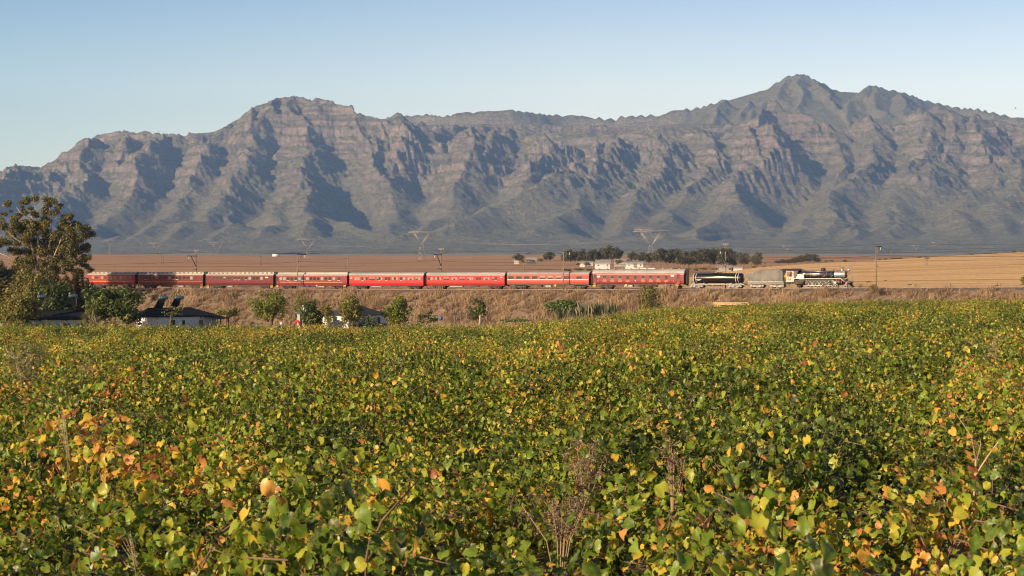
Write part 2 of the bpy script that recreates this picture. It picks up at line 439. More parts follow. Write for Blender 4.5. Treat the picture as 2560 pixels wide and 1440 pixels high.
    for chain in ([(1985,184),(1950,225),(1905,268),(1880,300)], [(1990,185),(2010,235),(1990,270)], [(2040,202),(2090,250),(2150,300)], [(2168,212),(2140,262),(2112,300),(2095,325)], [(2175,212),(2190,240),(2215,275)], [(2240,228),(2260,262),(2250,300)], [(2345,252),(2350,280),(2330,310)], [(1820,247),(1800,280),(1790,305)], [(1880,252),(1860,290)]):
        ridge([pp(x, y, FY - (y - 190) * 9.0 - 60) for x, y in chain], k=.62, klen=(120, 300), spacing=120)
    # ---- crest of the front massif
    front = [(-260,500),(-120,470),(0,445),(25,416),(45,411),(75,413),(122,421),(150,392),(180,367),(215,345),(250,337),(290,333),(330,331),(380,333),(425,335),(452,350),(462,352),(478,338),(505,340),(540,333),(572,312),(600,302),(618,288),(640,268),(662,258),(690,247),(740,242),(795,250),(832,250),(868,266),(905,267),(950,271),(1000,283),(1040,300),(1075,322),(1110,330),(1180,322),(1240,322),(1330,322),(1390,332),(1450,338),(1540,330),(1640,332),(1740,318),(1800,330),(1870,318),(1925,285),(1945,262),(1990,266),(2040,292),(2080,318),(2110,300),(2150,290),(2180,282),(2210,300),(2260,282),(2300,265),(2330,285),(2390,282),(2440,292),(2480,300),(2560,318),(2700,350),(2900,400)]
    ridge([pp(x, y, 11850 + 240 * math.sin(x / 93.) + (250 if 1050 < x < 1900 else 0)) for x, y in front], k=.70, klen=(200, 460), spacing=210, drop=.66)
    # ---- spurs that come down to the plain
    spurs = [
        [(30,415),(10,450),(-60,510),(-160,590)], [(122,421),(60,470),(-10,540),(-90,600)],
        [(215,345),(190,400),(205,450),(120,520),(20,590)], [(290,333),(262,385),(222,420),(170,500),(90,560),(40,605)],
        [(380,333),(345,400),(318,470),(250,540),(200,600)], [(478,338),(430,420),(360,480),(300,560),(270,612)],
        [(572,312),(520,400),(450,455),(380,520),(330,590)], [(640,268),(600,340),(560,420),(500,490),(430,560),(400,608)],
        [(700,247),(672,330),(660,365),(648,440),(610,520),(520,590)], [(740,242),(745,330),(735,430),(680,500),(640,560),(620,610)],
        [(800,250),(808,320),(812,390),(838,460),(880,530),(960,590)], [(812,390),(770,470),(760,540),(735,600)],
        [(868,266),(885,330),(880,400),(900,470),(930,530),(950,570)], [(1000,283),(1010,350),(1035,410),(1018,470),(1040,520)],
        [(1180,322),(1160,380),(1110,440),(1060,500),(995,560),(960,600)], [(1240,322),(1225,390),(1235,460),(1200,520),(1130,570)],
        [(1330,322),(1330,380),(1290,430),(1240,470)], [(1450,338),(1430,395),(1360,440),(1270,475),(1170,525),(1085,580),(1040,610)],
        [(1540,330),(1520,400),(1500,450),(1440,500),(1340,560),(1290,605)], [(1640,332),(1610,400),(1560,460),(1520,510),(1480,560),(1440,608)],
        [(1700,325),(1660,420),(1610,480),(1560,545),(1550,580)], [(1740,318),(1715,410),(1660,480),(1600,540),(1520,590),(1470,615)],
        [(1800,330),(1760,420),(1720,480),(1690,540),(1650,600)], [(1870,318),(1850,400),(1800,470),(1770,530),(1775,580)],
        [(1945,262),(1900,330),(1893,400),(1860,470),(1830,530),(1815,575)], [(1960,262),(1985,330),(2010,390),(2040,425)],
        [(2080,318),(2085,390),(2035,440),(1960,500),(1880,560),(1830,605)], [(2180,282),(2170,360),(2120,430),(2070,490),(2040,560),(2030,610)],
        [(2170,350),(2200,430),(2160,500),(2120,570)], [(2300,265),(2300,340),(2270,420),(2210,490),(2160,550),(2120,605)],
        [(2390,282),(2380,370),(2330,440),(2290,510),(2270,590)], [(2440,292),(2440,380),(2450,440),(2410,520),(2400,600)],
        [(2560,318),(2540,400),(2530,470),(2490,540),(2460,605)], [(2700,350),(2660,440),(2600,530),(2570,600)], [(2860,390),(2800,480),(2720,600)]]
    for sp in spurs:
        ridge([pp(x + (rng.normal(0, 6) if 0 < i else 0), y, Yz(y) + (150 if i == 0 else 0)) for i, (x, y) in enumerate(sp)], k=.56, klen=(320, 680), spacing=420, drop=.50)
    # ---- the great gullies between the buttresses
    def carve(a, b, k):
        (xa, ya, za), (xb, yb, zb) = a, b; reach = 520.
        j0 = np.searchsorted(Ys, min(ya, yb) - reach); j1 = np.searchsorted(Ys, max(ya, yb) + reach)
        if j1 <= j0: return
        x0, x1 = min(xa, xb) - reach, max(xa, xb) + reach; ym, yM = Ys[j0], Ys[min(j1, len(Ys)-1)]
        i0 = np.searchsorted(us, min(x0/ym, x0/yM)); i1 = np.searchsorted(us, max(x1/ym, x1/yM))
        xs = Xw[j0:j1, i0:i1]; ys = Yw[j0:j1, i0:i1]; dx, dy = xb-xa, yb-ya
        t = np.clip(((xs-xa)*dx + (ys-ya)*dy) / (dx*dx + dy*dy + 1e-6), 0, 1); d = np.hypot(xs-xa-t*dx, ys-ya-t*dy)
        sub = H[j0:j1, i0:i1]; np.minimum(sub, za + t*(zb-za) + k*d + .0011*d*d, out=sub)
    for vl, dep in (([(838,362),(852,430),(905,520),(985,592)], 150), ([(1085,352),(1062,420),(1045,500),(992,580)], 140), ([(705,355),(695,430),(642,500),(626,570)], 90), ([(456,372),(430,420),(395,480),(350,540),(275,595)], 100), ([(245,405),(255,470),(240,525),(212,575)], 70),
                    ([(1290,350),(1255,430),(1200,490),(1105,565)], 110), ([(1440,352),(1415,410),(1370,440)], 110), ([(1600,350),(1580,420),(1530,490),(1492,560),(1500,600)], 90), ([(1720,350),(1700,420),(1650,500),(1565,575)], 80), ([(1988,318),(2035,380),(2025,430),(1965,490),(1885,560),(1835,605)], 130), ([(2125,330),(2105,420),(2062,475)], 80),
                    ([(2235,320),(2230,420),(2190,500),(2150,580)], 60), ([(2440,420),(2350,520),(2285,600)], 70), ([(130,425),(85,500),(30,570)], 70), ([(568,350),(560,400),(500,480),(460,560)], 70), ([(938,350),(950,390),(978,440)], 45), ([(1800,350),(1790,440),(1740,520),(1700,590)], 70)):
        pv = [pp(x, y + 6, Yz(y) + 260) for x, y in vl]; pv = [(p[0], p[1], p[2] - dep * min(1, .45 + .55 * i / 1.5) * (1 if i < len(pv) - 1 else .35)) for i, p in enumerate(pv)]
        for a, b in zip(pv[:-1], pv[1:]):
            n_ = max(1, int(math.dist(a, b) / 160)); q = a
            for i in range(1, n_ + 1):
                t = i / n_; j_ = 1 if i < n_ else 0; r = (a[0]+(b[0]-a[0])*t + j_*rng.normal(0, 22), a[1]+(b[1]-a[1])*t + j_*rng.normal(0, 22), a[2]+(b[2]-a[2])*t)
                carve(q, r, .58); q = r
    # ---- rain has cut flutes down every slope: noise smeared along the line of fall
    gy_, gx_ = np.gradient(H); dYm = np.gradient(Y, axis=0); dXm = np.gradient(X, axis=1)
    gx_ = gx_ / dXm; gy_ = gy_ / dYm
    def blur(a, n):
        for _ in range(n):
            p_ = np.pad(a, 1, mode='edge'); a = (a + p_[:-2, 1:-1] + p_[2:, 1:-1] + p_[1:-1, :-2] + p_[1:-1, 2:]) / 5
        return a
    gx_ = blur(gx_, 6); gy_ = blur(gy_, 6)
    gl = np.hypot(gx_, gy_) + 1e-4; vx = gx_ / gl; vy = gy_ / gl
    acc1 = np.zeros_like(H); acc2 = np.zeros_like(H); wsum = 0
    for sgn in (-1, 1):
        px_ = X.copy(); py_ = Y.copy()
        for k in range(11):
            jj = np.clip(np.searchsorted(Ys, py_.ravel()).reshape(py_.shape), 0, len(Ys) - 1)
            ii = np.clip(((px_ / py_ - us[0]) / (us[1] - us[0])).astype(int), 0, nu - 1)
            if k or sgn == 1:
                w_ = 1 - k / 12.; acc1 += w_ * vnoise(px_ / 130, py_ / 130, 201); acc2 += w_ * vnoise(px_ / 52, py_ / 52, 233); wsum += w_
            px_ += sgn * 38 * vx[jj, ii]; py_ += sgn * 38 * vy[jj, ii]
    acc1 /= wsum; acc2 /= wsum
    steep = np.clip((gl - .12) / .35, 0, 1) * np.clip((H - 190) / 420, .18, 1)
    H = H - steep * (52 * (np.abs(acc1) * -1 + .12) + 26 * (np.abs(acc2) * -1 + .1)) * (1 - .85 * np.clip((Y - 12800) / 400, 0, 1))
    soft = blur(H, 130); wl = np.clip((620 - H) / 300, 0, .62); wl = np.where(Y < 8600, 0, wl); H = H * (1 - wl) + soft * wl     # scree smooths the lower slopes
    # ---- gullies fill with debris, crags and beds of sandstone stand out
    rock = np.clip((H - base) / 420, 0, 1)
    high = np.clip((H - 330) / 450, 0, 1)
    n = fbm(X / 260, Y / 260, 6, 77, .55, True) - .9
    crest = np.clip((Y - 11500) / 300, 0, 1)
    H = H + n * (4 + 20 * rock * high) * (1 - .6 * crest) * (1 - .85 * np.clip((Y - 12800) / 400, 0, 1))
    rib = fbm((X + .35 * Y) / 55, Y / 240, 4, 91, .55, True) - .8
    zone = np.clip(fbm(X / 1400, Y / 1400, 3, 120) * 1.6 + .35, 0, 1) * high
    H = H + rib * 36 * zone * (1 - .8 * crest) * (1 - np.clip((Y - 12800) / 400, 0, 1))
    dip = H + .035 * X + 25 * fbm(X / 700, Y / 700, 2, 14)
    for T, a in ((72., 1.0), (29., .8)):
        ph = dip / T; fr = ph - np.floor(ph)
        stepped = (np.floor(ph) + np.clip((fr - .5) * 2.6 + .5, 0, 1)) * T - dip
        H = H + stepped * a * np.clip(rock * 1.8, 0, 1) * np.clip(.35 + 1.1 * vnoise(X / 600, Y / 600, 44), .1, 1) * (1 - .75 * np.clip((Y - 12800) / 400, 0, 1))
    H = H + (8 - 6.2 * np.clip((Y - 12800) / 400, 0, 1)) * fbm(X / 40, Y / 40, 3, 5) * np.clip(rock * 2, .2, 1)
    V = np.stack([X, Y, H], -1).reshape(-1, 3)
    m, nt, b = nodes_of("mountain_rock")
    g = nt.nodes.new("ShaderNodeNewGeometry"); sep = nt.nodes.new("ShaderNodeSeparateXYZ"); nt.links.new(g.outputs["Normal"], sep.inputs[0])
    posn = nt.nodes.new("ShaderNodeSeparateXYZ"); nt.links.new(g.outputs["Position"], posn.inputs[0])
    big = noise(nt, .0016, 6, wpos(nt), .6); mid = noise(nt, .011, 8, wpos(nt), .65)
    bed = noise(nt, 1.0, 4, wpos(nt, (.0016, .0016, .045)), .6, .3)
    rockc = ramp(nt, mid, [(.30, (.20, .165, .13)), (.5, (.34, .275, .215)), (.72, (.48, .39, .31))])
    rockc = mixc(nt, ramp(nt, bed, [(.40, (.75,)*3), (.52, (0,)*3)]), rockc, (.105, .09, .075))
    rockc = mixc(nt, ramp(nt, big, [(.50, (0,)*3), (.68, (.55,)*3)]), rockc, (.40, .285, .205))
    gr_ = noise(nt, .042, 8, wpos(nt), .72)
    rockc = mixc(nt, ramp(nt, gr_, [(.36, (.6,)*3), (.54, (0,)*3)]), rockc, (.115, .10, .085))
    rockc = mixc(nt, ramp(nt, gr_, [(.58, (0,)*3), (.74, (.55,)*3)]), rockc, (.58, .48, .39))
    veg = ramp(nt, mid, [(.32, (.17, .165, .09)), (.55, (.265, .235, .13)), (.75, (.38, .31, .19))])
    slope = math_(nt, 'ADD', sep.outputs[2], math_(nt, 'MULTIPLY', math_(nt, 'SUBTRACT', mid, .5), .55))
    f = ramp(nt, slope, [(.60, (0,)*3), (.80, (1,)*3)])
    low = nt.nodes.new("ShaderNodeMapRange"); low.inputs[1].default_value = 520; low.inputs[2].default_value = 240
    nt.links.new(posn.outputs[2], low.inputs[0])
    f2 = math_(nt, 'MAXIMUM', f, math_(nt, 'MULTIPLY', low.outputs[0], .85))
    veg = mixc(nt, ramp(nt, gr_, [(.36, (.55,)*3), (.54, (0,)*3)]), veg, (.09, .085, .045))
    c = mixc(nt, f2, rockc, veg)
    spk = noise(nt, .06, 2, wpos(nt), .5)
    c = mixc(nt, ramp(nt, spk, [(.70, (0,)*3), (.74, (.8,)*3)]), c, (.42, .36, .29))      # pale boulders
    nt.links.new(c, b.inputs["Base Color"]); b.inputs["Roughness"].default_value = 1; b.inputs["Specular IOR Level"].default_value = .1
    bump(nt, b, noise(nt, .022, 12, wpos(nt), .74), 1.0, 42.0)
    o = link("mountains", np_mesh("mountains", V, grid_faces(*X.shape), False, [m]))
    tag(o, "rugged brown and grey mountain range with sharp spurs and cliffs", kind="structure")
    return H.max()
MTOP = build_mountains()

# ------------------------------------------------------------------ hazy evening air
hz = MB().box(-6500, 6500, -400, 17500, -16, MTOP + 40)
m = bpy.data.materials.new("haze_air"); m.use_nodes = True; nt = m.node_tree; nt.nodes.clear()
out = nt.nodes.new("ShaderNodeOutputMaterial"); pv = nt.nodes.new("ShaderNodeVolumePrincipled")
pv.inputs["Color"].default_value = (.30, .53, 1.0, 1); pv.inputs["Density"].default_value = 4.0e-5; pv.inputs["Anisotropy"].default_value = 0.0
nt.links.new(pv.outputs[0], out.inputs["Volume"])
HAZE_DENSITY = pv
tag(hz.obj("haze", [m]), "pale blue evening haze in the air", kind="stuff")
# ------------------------------------------------------------------ railway track
tr = empty("railway_track"); tag(tr, kind="structure", label="single railway track on its embankment")
for off in (-.53, .53):                                   # cape gauge
    vs = []; fs = []; n = 90
    for i in range(n):
        s = -300 + 460 * i / (n - 1); z = float(rail_z(s))
        for dd, dz in ((-.04, -.15), (.04, -.15), (.04, 0), (-.04, 0)):
            x, y = track_xy(s, off + dd); vs.append((x, y, z + dz))
        if i: fs += [((i-1)*4+k, (i-1)*4+(k+1) % 4, i*4+(k+1) % 4, i*4+k) for k in range(4)]
    b_ = MB(); b_.add(vs, fs); b_.obj("rail", pm("rail_steel", (.17, .115, .085), (.09, .06, .045), 2, .5, .6), tr)
b_ = MB()
for i in range(640):
    s = -290 + i * .7; z = float(rail_z(s))
    c4 = [track_xy(s - .12, -1.05), track_xy(s + .12, -1.05), track_xy(s + .12, 1.05), track_xy(s - .12, 1.05)]
    b_.add([(x, y, z - .30) for x, y in c4] + [(x, y, z - .155) for x, y in c4], [(4,5,6,7),(0,1,5,4),(1,2,6,5),(2,3,7,6),(3,0,4,7)])
o = b_.obj("sleepers", pm("sleeper_wood", (.13, .10, .08)), tr); o["kind"] = "stuff"

# ------------------------------------------------------------------ train: shared paints
RED = pm("coach_red", (.46, .013, .012), (.36, .011, .011), .5, .36, 0, .3, .3, .75, sc=(.4, 1, 1))
FADED = pm("coach_faded_red", (.46, .050, .038), (.36, .034, .028), .7, .45, 0, .3, .3, .75, sc=(.5, 1, 1))
MAROON = pm("coach_maroon", (.13, .008, .015), (.095, .007, .012), .6, .38, 0, .3, .3, .75, sc=(.4, 1, 1))
ROSE = pm("coach_rose_maroon", (.22, .014, .025), (.165, .012, .020), .6, .4, 0, .3, .3, .75, sc=(.4, 1, 1))
SCARLET = pm("coach_scarlet", (.32, .011, .011), (.25, .009, .009), .6, .38, 0, .3, .3, .75, sc=(.4, 1, 1))
CREAM = pm("roof_cream", (.42, .385, .335), (.29, .26, .22), .8, .7, sc=(.3, 1, 1))
GREYR = pm("roof_grey", (.36, .33, .30), (.22, .20, .185), .8, .65, sc=(.3, 1, 1))
DGREYR = pm("roof_weathered", (.20, .185, .175), (.30, .27, .25), .5, .7, sc=(.4, 1, 1))
BLK = pm("black_iron", (.028, .025, .024), (.05, .042, .036), 2, .5)
DARK = pm("underframe_grime", (.045, .038, .033), (.085, .066, .052), 3, .8)
GREYM = pm("grey_steel", (.30, .285, .27), (.18, .165, .15), 3, .5)
YEL = pm("safety_yellow", (.68, .44, .02), (.5, .33, .02), 5, .5)
GOLDL = pm("lining_gold", (.62, .40, .08), (.5, .33, .07), 5, .5)
WHT = pm("white_paint", (.70, .67, .63), (.50, .47, .43), 4, .5)
BLIND = pm("window_blind", (.30, .265, .215), (.17, .15, .125), 6, .6)
GLASS = pm("window_glass", (.014, .015, .016), (.028, .028, .027), 2, .18, 0, .3)
ALU = pm("window_alloy", (.17, .10, .085), (.12, .075, .065), 6, .5, .2)

def bogie(parent, x, rim=BLK, frame=DARK, wr=.43, base=1.06, grey=False):
    """two-axle truck: side frames are one part, each wheel its own"""
    f = MB()
    for y in (-.80, .80):
        if grey:      # cast side frame with openings
            f.prism([(x-1.5, .52), (x-1.2, .70), (x-.55, .62), (x-.42, .92), (x+.42, .92), (x+.55, .62), (x+1.2, .70), (x+1.5, .52), (x+1.5, .34), (x+1.15, .30), (x+.55, .22), (x-.55, .22), (x-1.15, .30), (x-1.5, .34)], y-.06, y+.06, 'Y')
            for i in range(3): f.bar((x-.22+.22*i, y-.09, .34), (x-.22+.22*i, y-.09, .80), .085, 0, 7)
            for sx in (-1, 1): f.lathe([(.16, -.05), (.16, .04), (.09, .07)], (x+sx*base, y*1.08, .43), 'Y', 8)
        else:
            f.box(x-1.75, x+1.75, y-.05, y+.05, .52, .74)
            for sx in (-1, 1):
                f.box(x+sx*base-.17, x+sx*base+.17, y-.08, y+.08, .27, .60)
                f.bar((x+sx*.55, y, .28), (x+sx*.55, y, .60), .10, 0, 7)
            f.bar((x-1.2, y-.02, .24), (x+1.2, y-.02, .24), .04)
            f.box(x-.45, x+.45, y-.07, y+.07, .34, .56)
    f.box(x-.25, x+.25, -.8, .8, .48, .88)
    bo = f.obj("bogie", [frame], parent)
    for sx in (-1, 1):
        w = MB()
        for y in (-.56, .56):
            sgn = 1 if y > 0 else -1
            w.lathe([(wr+.03, -.06*sgn), (wr+.03, -.03*sgn), (wr, -.02*sgn), (wr, .06*sgn), (wr-.07, .06*sgn), (wr-.09, .02*sgn), (.12, .0), (.10, .09*sgn)], (x+sx*base, y, wr), 'Y', 18)
        w.bar((x+sx*base, -.6, wr), (x+sx*base, .6, wr), .07)
        w.obj("wheel", [rim], bo)
    return bo

def side_ring(mb, x0, x1, z0, z1, y, t=.05, dp=.03, mi=0):
    mb.box(x0-t, x1+t, y-dp, y, z1, z1+t, mi); mb.box(x0-t, x1+t, y-dp, y, z0-t, z0, mi)
    mb.box(x0-t, x0, y-dp, y, z0, z1, mi); mb.box(x1, x1+t, y-dp, y, z0, z1, mi)

def coach(xl, xr, label, paint, roof, rows, windows, roof_kind, bogies=None, steps=(), line=None, doors=(), shape=.0, ribs=(), grime=True, box_list=(), plates=(), vents=0, gangway=True, cats="railway coach"):
    """rows: pixel rows (roof top, eave, body bottom, rail) at the coach's middle; windows: pixel spans"""
    s0, s1 = s_of(xl), s_of(xr); sm = (s0 + s1) / 2; sc = px_scale(sm)
    X, Y = track_xy(sm); root = empty("railway_coach", (X, Y, float(rail_z(sm))), TA, label, cats, "coaches of the steam train")
    L = s1 - s0; h = L / 2; yr = rows[3]
    zr, ze, zb = [(yr - r) / sc for r in rows[:3]]
    wz = lambda r: (yr - r) / sc
    hw = 1.42
    lx = lambda px: s_of(px) - sm
    b_ = MB()
    tum = .05
    b_.prism([(-hw+.12, zb), (-hw+.04, zb+.10), (-hw, zb+.5), (-hw, ze-.25), (-hw+tum, ze), (hw-tum, ze), (hw, ze-.25), (hw, zb+.5), (hw-.04, zb+.10), (hw-.12, zb)], -h+.1, h-.1, 'X')
    b_.obj("body", [paint], root)
    r_ = MB()
    if roof_kind == 'arc':
        arc = [(-(hw+.03) * math.cos(math.pi*i/14), ze - .05 + (zr-ze+.05) * math.sin(math.pi*i/14) ** .8) for i in range(15)]
        r_.prism(arc, -h, h, 'X', 0, True)
        for i in range(1, int(L / 2.6)):                  # seams of the roof sheets
            xx = -h + i * 2.6
            r_.prism([(-(hw+.045) * math.cos(math.pi*k/14), ze - .035 + (zr-ze+.05) * math.sin(math.pi*k/14) ** .8) for k in range(15)], xx-.02, xx+.02, 'X', 0, True)
    else:
        zc = ze + (zr - ze) * .42
        r_.prism([(-(hw+.06), ze-.06), (-(hw+.02), ze+.10), (-.95, zc), (.95, zc), (hw+.02, ze+.10), (hw+.06, ze-.06)], -h, h, 'X', 0)
        r_.prism([(-.95, zc-.02), (-.95, zr-.14), (-.78, zr-.04), (-.4, zr), (.4, zr), (.78, zr-.04), (.95, zr-.14), (.95, zc-.02)], -h+.25, h-.25, 'X', 0)
    rf = r_.obj("roof", [roof], root)
    if roof_kind == 'clerestory_lights':
        zc = ze + (zr - ze) * .42
        n = int(L / 1.28)
        me = None
        for i in range(n):
            xx = -h + .9 + i * (L - 1.8) / (n - 1)
            if me is None:
                q = MB(); q.box(-.27, .27, -.975, -.94, zc+.05, zr-.17); cl = q.obj("clerestory_light", [GLASS], rf); me = cl.data
            else: cl = link("clerestory_light", me, rf)
            cl.location.x = xx
    for i in range(vents):
        q = MB(); xx = -h + L * (i + .7) / (vents + .4)
        q.prism([(xx-.17, zr-.03), (xx-.13, zr+.13), (xx+.13, zr+.13), (xx+.17, zr-.03)], -.95, -.6, 'Y'); q.obj("roof_vent", [GREYR], root)
    # windows: frame proud of the side, pane set back in it; blinds where the photo shows pale panes
    for wdef in windows:
        px, wpx, r0, r1, kind = wdef
        x0, x1 = lx(px - wpx/2), lx(px + wpx/2); z0, z1 = wz(r1), wz(r0)
        f = MB(); side_ring(f, x0, x1, z0, z1, -hw, .035, .035); fo = f.obj("window", [ALU if kind != 'm' else paint], root)
        f = MB(); f.box(x0, x1, -hw-.012, -hw+.03, z0, z1)
        if kind == 'q': f.box(x0, x1, -hw-.03, -hw-.012, z0+(z1-z0)*.66, z0+(z1-z0)*.74, 1)
        f.obj("pane", [BLIND if kind == 'b' else GLASS, ALU], fo)
        if kind == 'h':                                    # half-drawn blind
            f = MB(); f.box(x0+.03, x1-.03, -hw-.026, -hw-.013, z0+(z1-z0)*.5, z1-.02); f.obj("blind", [BLIND], fo)
        if kind == 's' and int(px * 7.3) % 5 < 2:                                    # pale light edge below
            f = MB(); f.box(x0-.03, x1+.03, -hw-.055, -hw-.036, z0-.08, z0-.01); f.obj("sill", [WHT], fo)
        q = MB(); q.box(x0, x1, hw+.002, hw+.02, z0, z1); q.obj("window", [GLASS], root)
    for (px, wpx, r0, r1) in doors:
        x0, x1 = lx(px - wpx/2), lx(px + wpx/2)
        f = MB(); f.box(x0, x1, -hw-.03, -hw+.02, wz(r1), wz(r0)); do = f.obj("door", [paint], root)
        f = MB(); f.box(x0+.16, x1-.16, -hw-.045, -hw-.031, wz(r0)-1.0, wz(r0)-.2); f.obj("pane", [GLASS], do)
        f = MB(); f.bar((x0-.07, -hw-.07, wz(r1)+.3), (x0-.07, -hw-.07, wz(r1)+1.3), .022); f.bar((x1+.07, -hw-.07, wz(r1)+.3), (x1+.07, -hw-.07, wz(r1)+1.3), .022); f.obj("handrail", [ALU], do)
    for (px) in steps:                                     # yellow edged footsteps below the doors
        x0 = lx(px); f = MB()
        for k in range(3):
            zz = zb - .05 - .30 * k; f.box(x0-.36, x0+.36, -hw-.02-.05*k, -hw+.25, zz-.035, zz, 1 if k == 9 else 0); f.box(x0-.36, x0+.36, -hw-.05-.05*k, -hw-.021-.05*k, zz-.09, zz+.005, 1)
        f.box(x0-.40, x0-.37, -hw-.1, -hw+.22, zb-.7, zb, 0); f.box(x0+.37, x0+.40, -hw-.1, -hw+.22, zb-.7, zb, 0)
        f.obj("footstep", [BLK, YEL], root)
    if line:
        for (pa, pb, row, col, th) in line:
            f = MB(); f.box(lx(pa), lx(pb), -hw-.014, -hw-.002, wz(row)-th/2, wz(row)+th/2); f.obj("lining", [col], root)
    for px in ribs:                                        # body joint with drainpipe
        f = MB(); f.box(lx(px)-.06, lx(px)+.06, -hw-.05, -hw, zb, ze+.02); f.obj("drainpipe", [BLK], root)
    for (px, wpx, r0, r1) in plates:
        f = MB(); f.box(lx(px - wpx/2), lx(px + wpx/2), -hw-.02, -hw, wz(r1), wz(r0)); f.obj("name_board", [WHT], root)
    u = MB(); u.box(-h+.15, h-.15, -1.25, -1.13, zb-.22, zb+.01); u.box(-h+.15, h-.15, 1.13, 1.25, zb-.22, zb+.01)
    for i in range(8): u.box(-h+.5+i*(L-1)/7-.08, -h+.5+i*(L-1)/7+.08, -1.13, 1.13, zb-.2, zb)
    u.bar((-h*.45, -1.0, zb-.2), (-h*.18, -1.0, .45), .045); u.bar((h*.45, -1.0, zb-.2), (h*.18, -1.0, .45), .045); u.bar((-h*.18, -1.0, .45), (h*.18, -1.0, .45), .045)
    u.obj("underframe", [DARK], root)
    for (fx, w_, z0, z1, mt) in box_list:
        f = MB(); f.box(h*fx-w_/2, h*fx+w_/2, -1.1, -.35, z0, z1); f.box(h*fx-w_/2+.08, h*fx+w_/2-.08, -1.13, -1.1, z0+.06, z1-.06); f.obj("battery_box", [mt], root)
    for bx in (bogies or (-h + 2.9, h - 2.9)): bogie(root, bx)
    if gangway:
        for sx in (-1, 1):
            f = MB()
            for k in range(4): f.box(sx*(h-.08+.1*k)-.035, sx*(h-.08+.1*k)+.035, -.75, .75, zb+.02, zr-.25)
            f.box(sx*(h+.02)-.10, sx*(h+.02)+.10, -.70, .70, zb+.06, zr-.3); f.obj("gangway_bellows", [BLK], root)
    for sx in (-1, 1):
        f = MB(); f.bar((sx*(h-.1), 0, .88), (sx*(h+.42), 0, .88), .10); f.box(sx*(h+.3)-.13, sx*(h+.3)+.13, -.16, .16, .70, 1.02); f.obj("coupler", [BLK], root)
    return root

def spread(a, b, n, w, r0, r1, kinds):
    return [(a + (b-a)*i/(n-1), w, r0, r1, kinds[i % len(kinds)]) for i in range(n)]
clw = lambda xs, w, r0, r1, kinds: [(x, w, r0, r1, kinds[i % len(kinds)]) for i, x in enumerate(xs)]
# rear coach behind the gum tree
coach(228, 347, "scarlet coach with gold waist line, last of the train, beside the gum tree", SCARLET, CREAM, (679.5, 686.2, 709.6, 720.6),
      clw([241.5, 250.5, 264.5, 273, 287, 297, 311, 321.5, 334], 6, 691, 697, "bsbdsdsbb"), 'clerestory_lights', steps=(342,), line=[(230, 341, 703, GOLDL, .10)], box_list=[(0, 2.4, .45, .85, DARK)])
coach(353, 517, "dark maroon clerestory coach in tree shade, second from the rear", MAROON, CREAM, (679.5, 687, 711.2, 721),
      clw([374, 384, 393, 409, 423, 433, 442, 451.5, 459.5, 469, 478, 487.5], 6, 691, 698.5, "sdsdsbsssdsb"), 'clerestory_lights', steps=(358, 513), line=[(356, 514, 704, GOLDL, .03)], box_list=[(-.15, 3.2, .42, .85, DARK), (.3, 1.6, .4, .85, GREYM)])
coach(523.5, 692.5, "maroon clerestory coach half shaded, with a gap of sun at its front door", MAROON, CREAM, (679.5, 687.3, 711.6, 721.5),
      clw([543, 552, 562, 570.5, 580, 596, 605, 613.5, 624, 633, 643.5, 652.5, 662.5], 6.2, 692, 699, "ssshsssssbssb"), 'clerestory_lights', steps=(688, 529), plates=[(675.5, 7, 692, 695)], box_list=[(.1, 3.6, .5, .9, DARK), (-.3, 1.5, .4, .85, GREYM)])
coach(699, 876.5, "rose maroon coach with cream stepped roof and yellow footsteps behind the pole", ROSE, CREAM, (680.3, 688, 712.6, 722.2),
      clw([710.5, 719.5, 729, 738, 748, 757, 766.5, 777, 786, 795, 804, 813.5, 823, 833, 843, 855.5], 6.6, 693, 700.5, "bbsssbsbsssbssbs"), 'clerestory', steps=(702, 870), ribs=(761,), doors=[(702.5, 5, 691, 711)],
      line=[(708, 758, 705.6, GOLDL, .07), (766, 864, 705.6, GOLDL, .07), (731, 736, 705.4, GOLDL, .16)], box_list=[(-.2, 2.2, .45, .85, DARK), (.25, 1.9, .4, .95, GREYM), (.02, 1.2, .5, .9, DARK)])
def paired(spec): 
    out = []
    for x, n, k in spec:
        for i in range(n): out.append((x + (i - (n-1)/2) * (7.0 if n == 2 else 5.0), 5.6 if n == 2 else 4.2, 693.2, 700.2, k[i % len(k)]))
    return out
coach(880.5, 1067, "bright red coach with plain grey arched roof, followed by the rose maroon coach", RED, GREYR, (680.4, 688.3, 712.4, 722.5),
      paired([(901, 2, "bb"), (919.5, 3, "sbs"), (938.5, 2, "hh"), (957, 3, "hsb"), (977, 2, "ss"), (995.5, 3, "bsb"), (1014.5, 2, "sb"), (1034.5, 3, "bhb"), (1053, 2, "hb")]), 'arc', plates=[(886, 6, 694, 696)],
      line=[(918 + 38.6*k, 918.6 + 38.6*k, 705, BLK, 1.15) for k in range(4)], box_list=[(-.28, 3.0, .5, .86, GREYM), (.2, 1.6, .5, .9, DARK)])
coach(1073.5, 1269.5, "bright red coach with creased side panels and arched roof, middle of the train", RED, GREYR, (680.0, 687.2, 712.0, 723),
      paired([(1083.5, 2, "db"), (1103.5, 3, "bdb"), (1123.5, 2, "hh"), (1143.5, 3, "bhb"), (1163.5, 2, "hh"), (1183.5, 3, "hbb"), (1204, 2, "ds"), (1224, 3, "bhb"), (1244, 2, "hs")]), 'arc', plates=[(1260.5, 6, 692.5, 694.5)],
      line=[(1107 + 40.2*k, 1107.6 + 40.2*k, 705, BLK, 1.15) for k in range(4)], box_list=[(-.25, 3.4, .5, .86, GREYM), (.22, 1.8, .5, .9, DARK)])
